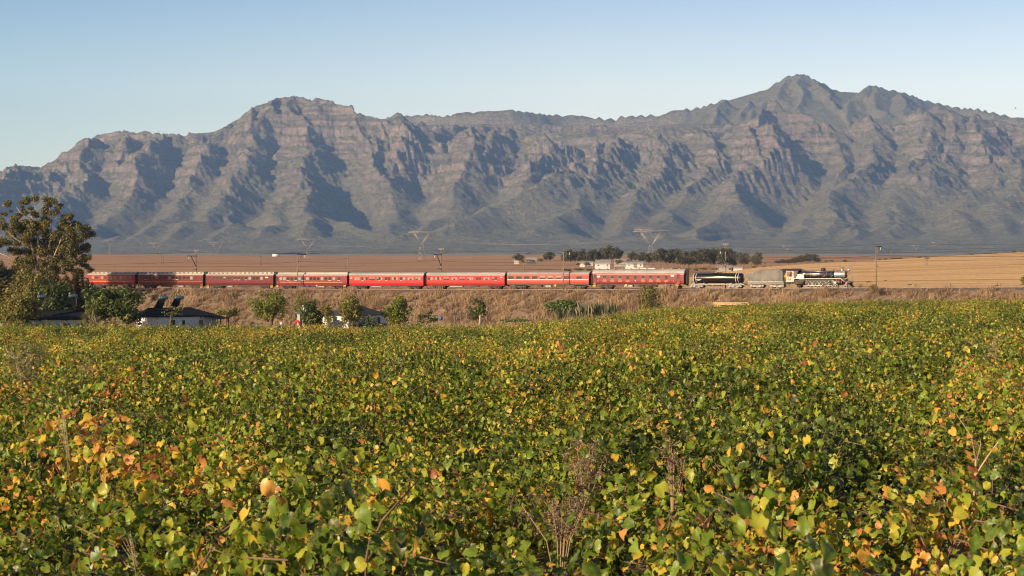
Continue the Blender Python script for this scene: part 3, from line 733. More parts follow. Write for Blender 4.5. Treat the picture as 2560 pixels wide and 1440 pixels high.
coach(1274.5, 1480, "faded red coach with long windows, white waist line and weathered grey roof", FADED, DGREYR, (678.2, 685.6, 710.2, 723),
      [(x, 13.2, 690, 698, k) for x, k in zip([1285, 1304.8, 1324.2, 1344, 1363.6, 1383.6, 1403.6, 1423.2, 1454.8], "qqqqhhhqq")], 'arc', ribs=(1424.5,), line=[(1276, 1478, 699.3, WHT, .16)],
      box_list=[(.0, 1.4, .45, .9, GREYM), (.28, 1.6, .5, .9, DARK), (-.2, .9, .5, .9, DARK)])
coach(1488, 1717, "tall maroon coach with grey ribbed roof and gold dashes, next to the black tank wagon", ROSE, GREYR, (672, 684.2, 709, 722.2),
      [(x, 7.4, 689, 696.8, 's') for x in (1518.5, 1537.8, 1557, 1576, 1595.2, 1614.4, 1633.6, 1652.8, 1672.3)], 'arc', vents=11, steps=(1493, 1699), doors=[(1494.5, 7, 685, 710), (1702, 8, 685, 710)],
      plates=[(1503.5, 7.5, 689, 693), (1687.5, 7.5, 687.5, 691.5)], line=[(x - 5, x + 5, 702.4, GOLDL, .13) for x in (1518.5, 1537.8, 1557, 1576, 1614.4, 1633.6, 1652.8, 1672.3)] + [(1594, 1596.4, 701.8, GOLDL, .26), (1500, 1502, 702.4, GOLDL, .13), (1690, 1692, 702.4, GOLDL, .13)],
      box_list=[(-.22, 2.0, .42, .95, GREYM), (.05, 1.5, .5, .9, DARK), (.3, 2.2, .45, .9, DARK)])

# yellow brake-wheel discs under three coaches
for px, lab in ((799.5, "rose maroon"), (1395, "faded red"), (1571.5, "tall maroon")):
    s = s_of(px); x, y = track_xy(s, 1.35); f = MB(); f.lathe([(.02, -.03), (.24, -.03), (.26, 0), (.24, .03), (.10, .04), (.09, .09)], (0, 0, 0), 'Y', 14)
    coachs = [o for o in bpy.data.objects if o.get("category") == "railway coach" and lab in o["label"]]
    d = f.obj("handbrake_disc", [YEL], coachs[0]); d.location = (s - ((coachs[0].location.x - TX) * TU + (coachs[0].location.y - TY) * TV), -1.30, .78)

# ------------------------------------------------------------------ black tank wagon
sL, sR = s_of(1728), s_of(1868); sm = (sL + sR) / 2; sc = px_scale(sm); X, Y = track_xy(sm)
tank = empty("tank_wagon", (X, Y, float(rail_z(sm))), TA, "glossy black tank wagon with white end bands between the tall coach and the tender", "tank wagon")
GBLK = pm("gloss_black", (.010, .009, .009), (.016, .013, .012), 1.2, .16, 0, .6, coat=.6)
lx = lambda px: s_of(px) - sm
t0, t1 = lx(1735), lx(1860); zc = (721 - 695.2) / sc; rr = 12.6 / sc
f = MB(); f.lathe([(.02, t0), (rr*.55, t0+.06), (rr*.86, t0+.22), (rr*.97, t0+.42), (rr, t0+.62), (rr, t1-.62), (rr*.97, t1-.42), (rr*.86, t1-.22), (rr*.55, t1-.06), (.02, t1)], (0, 0, zc), 'X', 36)
f.obj("tank_barrel", [GBLK], tank)
for px in (1738.5, 1744.2, 1843, 1849):
    f = MB(); f.lathe([(rr+.003, -.05), (rr+.022, -.05), (rr+.022, .05), (rr+.003, .05)], (lx(px), 0, zc), 'X', 36); f.obj("white_band", [WHT], tank)
f = MB(); f.box(lx(1780), lx(1803), -.55, .55, zc+rr+.02, zc+rr+.06); f.bar((lx(1781), -.5, zc+rr), (lx(1781), -.5, zc+rr+.5), .02); f.bar((lx(1802), -.5, zc+rr), (lx(1802), -.5, zc+rr+.5), .02); f.bar((lx(1781), -.5, zc+rr+.48), (lx(1802), -.5, zc+rr+.48), .02)
f.lathe([(.28, zc+rr-.1), (.28, zc+rr+.22), (.2, zc+rr+.3), (.02, zc+rr+.32)], (lx(1791), 0, 0), 'Z', 14); f.obj("filling_platform", [pm("platform_olive", (.20, .17, .11))], tank)
f = MB(); f.box(t0-.35, t1+.45, -1.0, -.85, .78, .98); f.box(t0-.35, t1+.45, .85, 1.0, .78, .98)
for xx in (t0+.4, t1-.4, t0+2.6, t1-2.6): f.box(xx-.2, xx+.2, -.95, .95, .80, 1.15)
f.obj("wagon_frame", [GREYM], tank)
f = MB(); f.bar((t0+3.2, -.9, .55), (t1-3.4, -.9, .55), .05); f.box(-1.0, .6, -.9, -.2, .45, .75); f.bar((1.2, -.9, .3), (1.2, -.9, .8), .09); f.box(-2.3, -1.7, -.9, -.3, .5, .8); f.obj("brake_rigging", [DARK], tank)
for px in (1745, 1841): 
    bogie(tank, lx(px), BLK, GREYM, .43, .92, True)
for sx, e in ((-1, t0-.35), (1, t1+.45)):
    f = MB(); f.bar((e, 0, .86), (e+sx*.5, 0, .86), .1); f.box(e+sx*.35-.13, e+sx*.35+.13, -.16, .16, .68, 1.04); f.tube([(e, -.3, 1.0), (e+sx*.15, -.3, 1.5), (e+sx*.4, -.3, 1.3)], .03)
    f.tube([(e, .3, 1.0), (e+sx*.1, .3, 1.6), (e+sx*.3, .3, 1.1)], .03); f.obj("coupler", [BLK], tank)
f = MB(); f.box(lx(1745.5), lx(1758), -rr-.004, -rr+.0, zc-.34, zc-.26); f.box(lx(1747), lx(1755), -rr*.99-.004, -rr*.99, zc-.50, zc-.44); f.obj("stencil_lines", [WHT], tank)

# ------------------------------------------------------------------ tender
sL, sR = s_of(1874.5), s_of(1967); sm = (sL + sR) / 2; sc = px_scale(sm); X, Y = track_xy(sm)
ten = empty("tender", (X, Y, float(rail_z(sm))), TA, "weathered grey tender with stepped coal bunker and white line behind the locomotive", "tender")
lx = lambda px: s_of(px) - sm; wz = lambda r: (720.0 - r) / sc
TGREY = pm("tender_grey", (.095, .09, .084), (.018, .017, .016), .8, .4, .2, .5, .38, .68, sc=(.7, .7, .7))
a, b2 = lx(1875.3), lx(1963)
f = MB(); f.prism([(a, wz(708)), (a, wz(685.5)), (a+.15, wz(684.3)), (lx(1890.5), wz(684.3)), (lx(1893), wz(678.8)), (lx(1900), wz(677.4)), (lx(1901.5), wz(674.6)), (lx(1955), wz(673.6)), (lx(1962), wz(674.6)), (lx(1962.5), wz(708))], -1.38, 1.38, 'Y'); f.obj("tender_body", [TGREY], ten)
f = MB(); f.prism([(lx(1900), wz(675)), (lx(1908), wz(672.8)), (lx(1925), wz(673.3)), (lx(1945), wz(672.2)), (lx(1955), wz(673.5)), (lx(1955), wz(676)), (lx(1900), wz(676))], -1.1, 1.1, 'Y'); f.obj("coal", [pm("coal_black", (.012, .011, .011), (.03, .028, .026), 6, .4, bmp=.8)], ten)
f = MB(); f.box(lx(1875), lx(1965), -1.41, -1.385, wz(705.3), wz(704.2)); f.obj("white_line", [WHT], ten)
f = MB(); f.box(lx(1875), lx(1966), -1.34, 1.34, wz(711), wz(708)); f.obj("tender_frame", [pm("tender_frame_grey", (.12, .11, .10), (.2, .185, .165), 2, .5)], ten)
for px in (1880, 1887.5, 1961): 
    f = MB(); f.bar((lx(px), -1.3, wz(685)), (lx(px), -1.3, wz(678.5)), .03); f.box(lx(px)-.1, lx(px)+.1, -1.32, -1.1, wz(685), wz(681.5)); f.obj("lamp_bracket", [GREYM], ten)
for px in (1896, 1946): bogie(ten, lx(px), BLK, pm("bogie_silver", (.42, .40, .37), (.25, .235, .22), 3, .45), .42, 1.0, True)
f = MB(); f.bar((a, 0, .86), (a-.6, 0, .86), .1); f.box(a-.55, a-.3, -.16, .16, .66, 1.06); f.obj("coupler", [BLK], ten)
f = MB(); f.tube([(a, -.5, 1.2), (a-.3, -.5, 1.5), (a-.6, -.5, 1.2)], .04); f.tube([(a, .2, 1.1), (a-.35, .2, 1.6), (a-.7, .2, 1.2)], .04); f.lathe([(.02, -.1), (.14, -.1), (.17, 0), (.14, .1), (.02, .1)], (a-.45, -.5, 1.0), 'Y', 10); f.obj("brake_hose", [pm("rust_red", (.22, .06, .035))], ten)

# ------------------------------------------------------------------ steam locomotive
sL, sR = s_of(1968), s_of(2133); sm = s_of(2045); sc = px_scale(sm); X, Y = track_xy(sm)
loco = empty("steam_locomotive", (X, Y, float(rail_z(sm))), TA, "black and silver steam locomotive with white rimmed wheels at the head of the train", "locomotive")
lx = lambda px: s_of(px) - sm; RY = 719.4; wz = lambda r: (RY - r) / sc
SILV = pm("smokebox_silver", (.44, .40, .37), (.24, .21, .19), 1.6, .34, .5)
BOIL = pm("boiler_black", (.05, .042, .038), (.022, .018, .017), 1.0, .22, .1, .6, coat=.5)
STEEL = pm("polished_steel", (.42, .39, .36), (.22, .20, .18), 3, .3, .8)
BRN = pm("cab_shadow_black", (.03, .02, .018), (.045, .03, .026), 2, .4)
REDB = pm("buffer_red", (.50, .035, .025), (.35, .03, .025), 3, .45)
bz = wz(686.2); br = 9.3 / sc                                # boiler axis and radius
f = MB(); f.lathe([(.1, lx(1990)), (br*1.06, lx(1990.5)), (br*1.06, lx(2015)), (br*1.02, lx(2018)), (br, lx(2050)), (br*.97, lx(2088)), (.1, lx(2088.5))], (0, 0, bz), 'X', 32); f.obj("boiler", [BOIL], loco)
f = MB(); f.lathe([(br*.985, lx(2088)), (br*1.0, lx(2089)), (br*1.0, lx(2114)), (br*.96, lx(2115.2)), (.1, lx(2115.5))], (0, 0, bz), 'X', 32); f.obj("smokebox", [SILV], loco)
f = MB(); f.lathe([(br*.95, lx(2115.5)), (br*.9, lx(2116.2)), (br*.55, lx(2117.4)), (.08, lx(2117.8)), (.02, lx(2118))], (0, 0, bz), 'X', 26); f.bar((lx(2117), -.5, bz), (lx(2118.3), .5, bz), .04); f.obj("smokebox_door", [BRN], loco)
for px in (2028.5, 2048, 2068.5, 2080):
    f = MB(); f.lathe([(br*1.0, -.04), (br*1.025, -.04), (br*1.025, .04), (br*1.0, .04)], (lx(px), 0, bz), 'X', 32); f.obj("boiler_band", [STEEL], loco)
f = MB(); f.box(lx(1994), lx(2014), -1.12, -.4, wz(697), wz(686)); f.box(lx(1993), lx(2014.5), -1.16, -1.121, wz(695.6), wz(685.5)); f.obj("firebox_cladding", [SILV], loco)
f = MB(); f.bar((lx(1998), -br*.62, bz+br*.80), (lx(2100), -br*.62, bz+br*.80), .05); f.bar((lx(1994), -br*1.02, bz+br*.25), (lx(2089), -br*1.02, bz+br*.25), .035)
f.bar((lx(1994), -br*1.06, bz-.12), (lx(2086), -br*1.06, bz-.12), .06)
for px in (2010, 2029, 2048, 2068, 2086): f.bar((lx(px), -br*1.02, bz+br*.22), (lx(px), -br*.94, bz+br*.28), .03)
f.obj("handrail", [STEEL], loco)
f = MB(); f.bar((lx(2056), -br*1.05, wz(696)), (lx(2071), -br*.95, wz(684)), .045); f.bar((lx(2014), -br*1.1, wz(694)), (lx(1999), -br*1.0, wz(682)), .04); f.tube([(lx(2088), -br*1.05, wz(687)), (lx(2083), -br*1.1, wz(690)), (lx(2079), -br*1.12, wz(696))], .07); f.obj("steam_pipe", [STEEL], loco)
f = MB(); f.lathe([(.50, wz(679)), (.50, wz(672.5)), (.44, wz(670.6)), (.28, wz(669.6)), (.02, wz(669.3))], (lx(2058), 0, 0), 'Z', 20); f.obj("steam_dome", [BLK], loco)
f = MB(); f.lathe([(.36, wz(677.8)), (.28, wz(676)), (.27, wz(669.4)), (.36, wz(668.8)), (.36, wz(667.9)), (.22, wz(667.9)), (.2, wz(672))], (lx(2105.6), 0, 0), 'Z', 18); f.obj("chimney", [SILV], loco)
f = MB(); f.lathe([(.12, wz(678)), (.12, wz(674.5)), (.18, wz(674)), (.14, wz(672.6)), (.02, wz(672))], (lx(2083), 0, 0), 'Z', 12); f.lathe([(.07, wz(678)), (.07, wz(673.5)), (.02, wz(673))], (lx(2022), 0, 0), 'Z', 8); f.lathe([(.07, wz(678)), (.07, wz(673.5)), (.02, wz(673))], (lx(2026), 0, 0), 'Z', 8); f.obj("safety_valve", [GREYM], loco)
f = MB(); f.lathe([(.33, wz(679)), (.33, wz(675.5)), (.2, wz(674)), (.02, wz(673.6))], (lx(2007), 0, 0), 'Z', 12); f.box(lx(2004), lx(2011), -.4, .4, wz(678), wz(675.3)); f.box(lx(2093), lx(2101), -.35, .35, wz(677.6), wz(675.2)); f.obj("turret", [BLK], loco)
f = MB(); f.lathe([(.05, lx(2118.8)), (.24, lx(2119.4)), (.29, lx(2121)), (.29, lx(2124)), (.25, lx(2124.6)), (.02, lx(2124.8))], (0, 0, wz(675)), 'X', 16); f.obj("headlamp", [pm("lamp_copper", (.62, .40, .30), (.5, .42, .38), 4, .25, .5)], loco)
f = MB(); f.box(lx(2117), lx(2121), -.12, .12, wz(680), wz(677)); f.obj("headlamp_bracket", [BLK], loco)
# cab
f = MB(); yw = 1.36; ca, cb = lx(1971.5), lx(1991)
for y0, y1 in ((-yw, -yw+.05), (yw-.05, yw)):
    f.box(ca, cb, y0, y1, wz(704.2), wz(691.5)); f.box(ca, lx(1973.2), y0, y1, wz(691.5), wz(676.6)); f.box(lx(1986.5), lx(1989.6), y0, y1, wz(691.5), wz(676.6)); f.box(lx(1973.2), lx(1986.5), y0, y1, wz(678.8), wz(676.6))
f.box(lx(1990), lx(1990.6), -yw+.06, yw-.06, wz(704), wz(676)); f.obj("cab", [pm("cab_grey", (.34, .315, .295), (.20, .18, .165), 1.6, .4, .2)], loco)
f = MB(); f.prism([(-yw-.12, wz(677)), (-yw+.02, wz(674.6)), (-.8, wz(672.3)), (0, wz(671.4)), (.8, wz(672.3)), (yw-.02, wz(674.6)), (yw+.12, wz(677))], lx(1958), lx(2003), 'X'); f.obj("cab_roof", [pm("cab_roof_brown", (.045, .022, .026), (.06, .035, .035), 1, .4)], loco)
f = MB(); f.prism([(lx(1990.2), wz(704)), (lx(1990.2), wz(676)), (lx(2001), wz(676.5)), (lx(1996), wz(690)), (lx(1992), wz(698))], -yw+.06, yw-.06, 'Y'); f.obj("cab_shadow_wedge", [BRN], loco)  # solid black wedge standing in for the shade in front of the cab
f = MB(); f.lathe([(.02, -.012), (.28, -.012), (.28, .012), (.02, .012)], (lx(1979), -yw-.014, wz(697.6)), 'Y', 20); f.obj("cab_emblem", [pm("emblem_brass", (.66, .42, .20), (.5, .3, .14), 4, .3, .4)], loco)
f = MB(); f.box(lx(1970.5), lx(1987), -yw-.03, -yw-.002, wz(704.9), wz(703.9)); f.bar((lx(1987), -yw-.01, wz(704.3)), (lx(1987), -yw-.01, wz(696.6)), .055)
f.box(lx(1986.5), lx(2107), -yw-.03, -yw+.02, wz(697.0), wz(695.9)); f.bar((lx(2107), -yw, wz(696.4)), (lx(2117), -yw, wz(704.6)), .06); f.obj("white_edging", [WHT], loco)
f = MB(); f.box(lx(1987), lx(2107), -yw+.021, -.8, wz(697), wz(696.2)); f.box(lx(1987), lx(2107), .8, yw-.02, wz(697), wz(696.2)); f.obj("running_board", [BLK], loco)
f = MB(); f.box(lx(1993), lx(2127), -.62, -.5, .55, 1.45); f.box(lx(1993), lx(2127), .5, .62, .55, 1.45)
for px in (1994, 2010, 2032, 2050, 2069, 2085, 2110): f.box(lx(px)-.1, lx(px)+.1, -.5, .5, .7, 1.5)
f.box(lx(2014), lx(2088), -.9, .9, 1.42, wz(697.6)); f.obj("frame", [BLK], loco)
f = MB(); f.box(lx(1969), lx(1996), -1.1, 1.1, .75, wz(704.9)); f.box(lx(1990), lx(2014), -1.15, -.6, wz(711), wz(699.5)); f.bar((lx(1998), -1.15, wz(708)), (lx(2013), -1.15, wz(708)), .22, 0, 10); f.bar((lx(1978), -1.25, wz(716)), (lx(1978), -1.25, wz(705)), .07); f.box(lx(1974.5), lx(1981.5), -1.35, -1.0, wz(716.3), wz(715.6)); f.obj("ashpan", [DARK], loco)
def spoked(x, r, name, spokes, rimw):
    w = MB()
    for sg in (-1, 1):
        y = sg * .60
        w.lathe([(r-.055, -.05), (r, -.05), (r, .06), (r-.055, .06)], (x, y, r), 'Y', 30, 0, True, True)                # white tyre
        w.lathe([(r-.14, -.04), (r-.055, -.04), (r-.055, .04), (r-.14, .04)], (x, y, r), 'Y', 30, 1, True, True)
        w.lathe([(.02, -.09), (.17, -.09), (.17, .09), (.02, .09)], (x, y, r), 'Y', 12, 2)
        for k in range(spokes):
            t = 2*math.pi*k/spokes; w.bar((x+.12*math.cos(t), y, r+.12*math.sin(t)), (x+(r-.12)*math.cos(t), y, r+(r-.12)*math.sin(t)), .035, 1, 5)
        t0 = .6; w.prism([(x + (r-.13)*math.cos(t0+.9*k/6-2.2), r + (r-.13)*math.sin(t0+.9*k/6-2.2)) for k in range(7)], y-.045, y+.045, 'Y', 1)
    w.bar((x, -.6, r), (x, .6, r), .09, 1)
    return w.obj(name, [WHT, BLK, STEEL], loco)
for px in (2023.8, 2041.7, 2059.6, 2078.0): spoked(lx(px), 8.6 / sc, "driving_wheel", 14, .1)
for px in (2091.5, 2115.2): spoked(lx(px), 4.7 / sc, "leading_wheel", 9, .07)
w = MB(); x = lx(2000.5); r = .45
for y in (-.6, .6): w.lathe([(r, -.05), (r, .05), (r-.1, .05), (.1, .02)], (x, y, r), 'Y', 18)
w.bar((x, -.6, r), (x, .6, r), .08); w.obj("trailing_wheel", [BLK], loco)
dz = 8.6 / sc
f = MB(); f.box(lx(2020), lx(2082), -.80, -.74, dz-.32, dz-.20)
for px in (2023.8, 2041.7, 2059.6, 2078.0): f.lathe([(.02, -.05), (.13, -.05), (.13, .05), (.02, .05)], (lx(px), -.78, dz-.26), 'Y', 10)
f.obj("coupling_rod", [STEEL], loco)
f = MB(); f.bar((lx(2059.6), -.90, dz-.26), (lx(2092), -.90, wz(706.5)), .075, 0, 6); f.bar((lx(2060), -.98, dz-.1), (lx(2075), -.98, wz(703)), .05); f.bar((lx(2075), -.98, wz(703)), (lx(2096), -.98, wz(701.5)), .05); f.bar((lx(2075), -.98, wz(699)), (lx(2078), -.98, wz(710)), .06); f.box(lx(2088), lx(2094), -1.02, -.86, wz(709), wz(704.5)); f.box(lx(2082), lx(2101), -1.0, -.94, wz(703.4), wz(702.6)); f.obj("connecting_rod", [STEEL], loco)
f = MB(); f.bar((lx(2095.5), -1.02, wz(706)), (lx(2109.5), -1.02, wz(706)), .36, 0, 16); f.bar((lx(2095.8), -1.0, wz(700)), (lx(2108), -1.0, wz(700)), .21, 0, 14); f.box(lx(2096), lx(2109), -1.0, -.4, wz(709), wz(697.2)); f.obj("cylinder", [BLK], loco)
f = MB()
for px in (2096.3, 2108.8): f.lathe([(.02, -.04), (.38, -.04), (.38, .04), (.02, .04)], (lx(px), -1.02, wz(706)), 'X', 16); f.lathe([(.02, -.05), (.23, -.05), (.23, .05), (.02, .05)], (lx(px), -1.0, wz(700)), 'X', 14)
f.obj("cylinder_cover", [SILV], loco)
f = MB(); f.lathe([(.02, -.01), (.11, -.01), (.11, .01), (.02, .01)], (lx(2101.5), -1.395, wz(703.2)), 'Y', 12); f.box(lx(2099), lx(2104), -1.385, -1.36, wz(704.6), wz(702)); f.obj("number_plate", [REDB], loco)
f = MB(); f.box(lx(2117.5), lx(2123), -1.2, 1.2, wz(709.6), wz(704.3)); f.obj("buffer_beam", [REDB], loco)
f = MB(); f.prism([(lx(2123), wz(709)), (lx(2133.5), wz(716.5)), (lx(2133.5), wz(718)), (lx(2123), wz(717))], -1.0, 1.0, 'Y')
for k in range(7): f.bar((lx(2123), -.9+.3*k, wz(705)), (lx(2133), -.7+.23*k, wz(717.5)), .05)
f.box(lx(2122), lx(2130), -1.1, 1.1, wz(706.8), wz(704.6)); f.bar((lx(2123), 0, wz(708)), (lx(2131), 0, wz(708)), .13); f.obj("cowcatcher", [BLK], loco)
f = MB()
for y in (-1.0, 1.0):
    f.tube([(lx(2117), y, wz(687)), (lx(2121), y, wz(685.5)), (lx(2125), y, wz(688)), (lx(2127.5), y, wz(694)), (lx(2128), y, wz(704))], .03); f.bar((lx(2131.5), y, wz(706)), (lx(2131.5), y, wz(699)), .03)
f.obj("front_handrail", [STEEL], loco)
f = MB(); f.bar((lx(2112), -.9, wz(709)), (lx(2118.5), -.9, wz(699)), .08); f.box(lx(2108), lx(2118), -.7, .7, 1.0, wz(697)); f.obj("bogie_frame", [BLK], loco)
f = MB(); f.box(lx(1975), lx(1979), -.5, .0, wz(692), wz(684)); 
# crew in the cab doorway: yellow working jacket
pv = [((0, 0, .86), .17), ((0, 0, 1.12), .16), ((0, .0, 1.38), .19), ((0, 0, 1.50), .08), ((0, -.02, 1.58), .075), ((0, -.02, 1.70), .105), ((0, -.02, 1.80), .06)]
f = MB(); prof = [(r, p[2]) for p, r in pv]; f.lathe([(.02, .84)] + prof + [(.01, 1.82)], (0, 0, 0), 'Z', 12)
for sg in (-1, 1): f.tube([(sg*.18, 0, 1.40), (sg*.26, -.03, 1.16), (sg*.20, -.22, 1.02)], [.07, .06, .045])
for sg in (-1, 1): f.tube([(sg*.09, 0, .9), (sg*.10, -.02, .45), (sg*.09, 0, .02)], [.10, .075, .06])
cx, cyy = lx(1968.3), -1.12
o = f.obj("person", [pm("yellow_jacket", (.62, .36, .03), (.5, .28, .02), 3, .8)])
o.parent = None; s = sm + cx; x, y = track_xy(s, 1.05); o.location = (x, y, float(rail_z(s)) + 1.22); o.rotation_euler = (0, 0, TA)
tag(o, "person in yellow jacket standing in the opening behind the locomotive cab", "person")
o2 = f.obj("person", [pm("blue_overall", (.035, .05, .10), (.05, .06, .1), 3, .8)]); s = sm + lx(1979.5); x, y = track_xy(s, .85); o2.location = (x, y, float(rail_z(s)) + 1.25); o2.rotation_euler = (0, 0, TA)
tag(o2, "person in dark overalls leaning at the locomotive cab window", "person")

# ------------------------------------------------------------------ electrification masts and wires
MAST = pm("mast_timber", (.13, .095, .07), (.30, .22, .16), 3, .8, sc=(3, 3, .5))
MBAR = pm("mast_arm_black", (.025, .022, .02), (.05, .04, .035), 3, .6)
INS = pm("insulator_pale", (.55, .52, .48), (.4, .38, .35), 4, .4)
def mast(px, ytop, ybase, front, lab, topgear):
    d = 3.0 if front else -3.0
    s = s_of(px); 
    # sight line meets the line of masts beside the track
    u = (px - 1280) / F
    s = (u * (TY - TU * d) - (TX + TV * d)) / (TU - u * TV)
    X, Y = track_xy(s, d); z0 = float(rail_z(s)) - .75; sc = F / Y
    h = (HOR - ytop) / sc - z0 if False else ((HOR - ytop) / F * Y - z0)
    root = empty("catenary_mast", (X, Y, z0), TA, lab, "mast", "electrification masts beside the track")
    f = MB(); f.bar((0, 0, -.3), (0, 0, h - (1.25 if topgear else 0)), .135, 0, 10, .115); f.box(-.2, .2, -.2, .2, h*.56, h*.56+.2); f.obj("pole", [MAST], root)
    sg = 1 if front else -1
    za = h - (1.35 if topgear else .12); al = 3.6
    f = MB(); f.box(-.09, .09, min(-.3*sg, al*sg), max(-.3*sg, al*sg), za-.08, za+.08); f.obj("arm", [MBAR], root)
    f = MB(); f.bar((0, .1*sg, za-2.5 if topgear else za-1.9), (0, 2.0*sg, za-.08), .10, 0, 6); f.obj("brace", [MBAR if topgear else MAST], root)
    f = MB(); f.bar((0, 2.9*sg, za-.08), (0, 2.9*sg, za-.62), .05); f.lathe([(.03, za-.75), (.11, za-.72), (.11, za-.45), (.03, za-.42)], (0, 2.9*sg, 0), 'Z', 8); f.obj("insulator", [INS], root)
    f = MB(); f.bar((0, 0, h*.55), (0, 1.7*sg, h*.55-.05), .04); f.lathe([(.03, 0), (.09, .02), (.09, .2), (.03, .24)], (0, .3*sg, h*.53), 'Z', 8); f.obj("registration_arm", [MBAR], root)
    if topgear:
        f = MB(); f.bar((0, 0, h-1.25), (.28, 0, h-.15), .05); f.bar((0, 0, h-1.25), (-.22, 0, h-.15), .05); f.box(-.62, .62, -.05, .05, h-.16, h-.06)
        f.obj("cross_arm", [MAST], root)
        for xx in (-.55, 0, .55):
            f = MB(); f.lathe([(.03, h-.06), (.08, h-.02), (.09, h+.12), (.03, h+.16)], (xx, 0, 0), 'Z', 8); f.obj("insulator", [INS], root)
    return root, X, Y, z0, h, s
masts = [
 mast(490.5, 626.5, 722, False, "slender mast behind the second shaded coach, arm towards the gum tree", True),
 mast(743.8, 634.5, 724, True, "mast in front of the rose maroon coach, arm over the train", False),
 mast(1103, 622, 723, False, "mast behind the middle red coach with insulators on its crossarm", True),
 mast(1408.8, 627, 726, True, "mast in front of the faded red coach, arm over its roof", False),
 mast(1814, 610.5, 722, False, "mast behind the black tank wagon before dark trees", True),
 mast(2190.5, 614.2, 718, True, "lone mast ahead of the locomotive with a round bush at its foot", False)]
WIRE = pm("wire_copper", (.035, .03, .028))
wires = []
for wi, (dd, zz, lab, sag) in enumerate(((0.0, 5.3, "contact wire above the rails", .0), (.0, 6.5, "messenger wire sagging between the masts", .55), (-3.0, 8.9, "feeder wire along the rear mast tops", .5))):
    f = MB(); st = [m_[5] for m_ in masts]; st = [st[0] - 70] + st + [st[-1] + 62]
    for a, b2 in zip(st[:-1], st[1:]):
        pts = []
        for i in range(9):
            t = i / 8; s = a + (b2-a)*t; x, y = track_xy(s, dd); pts.append((x, y, float(rail_z(s)) + zz - sag*4*t*(1-t)))
        f.tube(pts, .03, 0, 4)
    tag(f.obj("overhead_wire", [WIRE]), lab, "wire", "wires of the electrified railway")
# ------------------------------------------------------------------ foliage materials
def leaf_mat(name, stops, trans=.35, rough=.5, tone="tone", patch=None, spec=.4):
    m, nt, b = nodes_of(name)
    t = attr(nt, tone)
    if patch:
        sc_, amt = patch
        t = math_(nt, 'ADD', t, math_(nt, 'MULTIPLY', math_(nt, 'SUBTRACT', noise(nt, sc_, 4, wpos(nt), .6), .5), amt), clamp=True)
    c = ramp(nt, t, stops)
    nt.links.new(c, b.inputs["Base Color"]); b.inputs["Roughness"].default_value = rough; b.inputs["Specular IOR Level"].default_value = spec
    tr_ = nt.nodes.new("ShaderNodeBsdfTranslucent"); nt.links.new(mixc(nt, .5, c, c, 'ADD'), tr_.inputs[0])
    mx_ = nt.nodes.new("ShaderNodeMixShader"); mx_.inputs[0].default_value = trans
    nt.links.new(b.outputs[0], mx_.inputs[1]); nt.links.new(tr_.outputs[0], mx_.inputs[2])
    nt.links.new(mx_.outputs[0], nt.nodes["Material Output"].inputs[0]); return m
L_GUM = leaf_mat("gum_leaves", [(0, (.045, .048, .014)), (.5, (.12, .112, .026)), (.85, (.21, .18, .04)), (1, (.32, .20, .06))], .25)
L_OLIVE = leaf_mat("olive_leaves", [(0, (.06, .066, .016)), (.5, (.18, .17, .036)), (1, (.34, .29, .07))], .3)
L_DARK = leaf_mat("dark_leaves", [(0, (.022, .036, .008)), (.6, (.078, .105, .020)), (1, (.18, .20, .04))], .25)
L_MID = leaf_mat("mid_leaves", [(0, (.055, .072, .014)), (.5, (.17, .195, .032)), (1, (.32, .32, .06))], .3)
L_LIGHT = leaf_mat("light_leaves", [(0, (.08, .095, .018)), (.5, (.17, .185, .04)), (1, (.30, .28, .08))], .3)
L_OCHRE = leaf_mat("she_oak_needles", [(0, (.04, .032, .010)), (.5, (.11, .075, .02)), (1, (.20, .13, .035))], .2)
L_FAR = leaf_mat("far_gum_leaves", [(0, (.036, .040, .018)), (.5, (.085, .082, .034)), (1, (.17, .145, .06))], .2)
L_YEL = leaf_mat("yellowing_leaves", [(0, (.06, .07, .015)), (.5, (.15, .15, .03)), (1, (.36, .26, .05))], .3)
L_FRESH = leaf_mat("fresh_green_leaves", [(0, (.045, .075, .015)), (.5, (.10, .15, .028)), (1, (.19, .24, .055))], .3)
L_REED = leaf_mat("reed_blades", [(0, (.05, .065, .025)), (.5, (.12, .13, .055)), (1, (.30, .24, .12))], .25)
L_STRAW = leaf_mat("dry_straw", [(0, (.11, .07, .045)), (.45, (.29, .195, .115)), (1, (.54, .39, .235))], .25, .8, patch=(.16, 1.5))
L_WHITE = leaf_mat("white_blossom_leaves", [(0, (.03, .05, .02)), (.6, (.07, .10, .04)), (.75, (.55, .52, .47)), (1, (.75, .72, .66))], .3)
L_WEED = leaf_mat("dead_weed", [(0, (.13, .085, .055)), (.5, (.27, .19, .115)), (1, (.44, .33, .20))], .3, .8)
BARK = pm("pale_bark", (.42, .33, .25), (.24, .18, .135), 1.2, .8, sc=(2, 2, .5))
DBARK = pm("dark_bark", (.095, .070, .052), (.17, .13, .095), 2, .85)

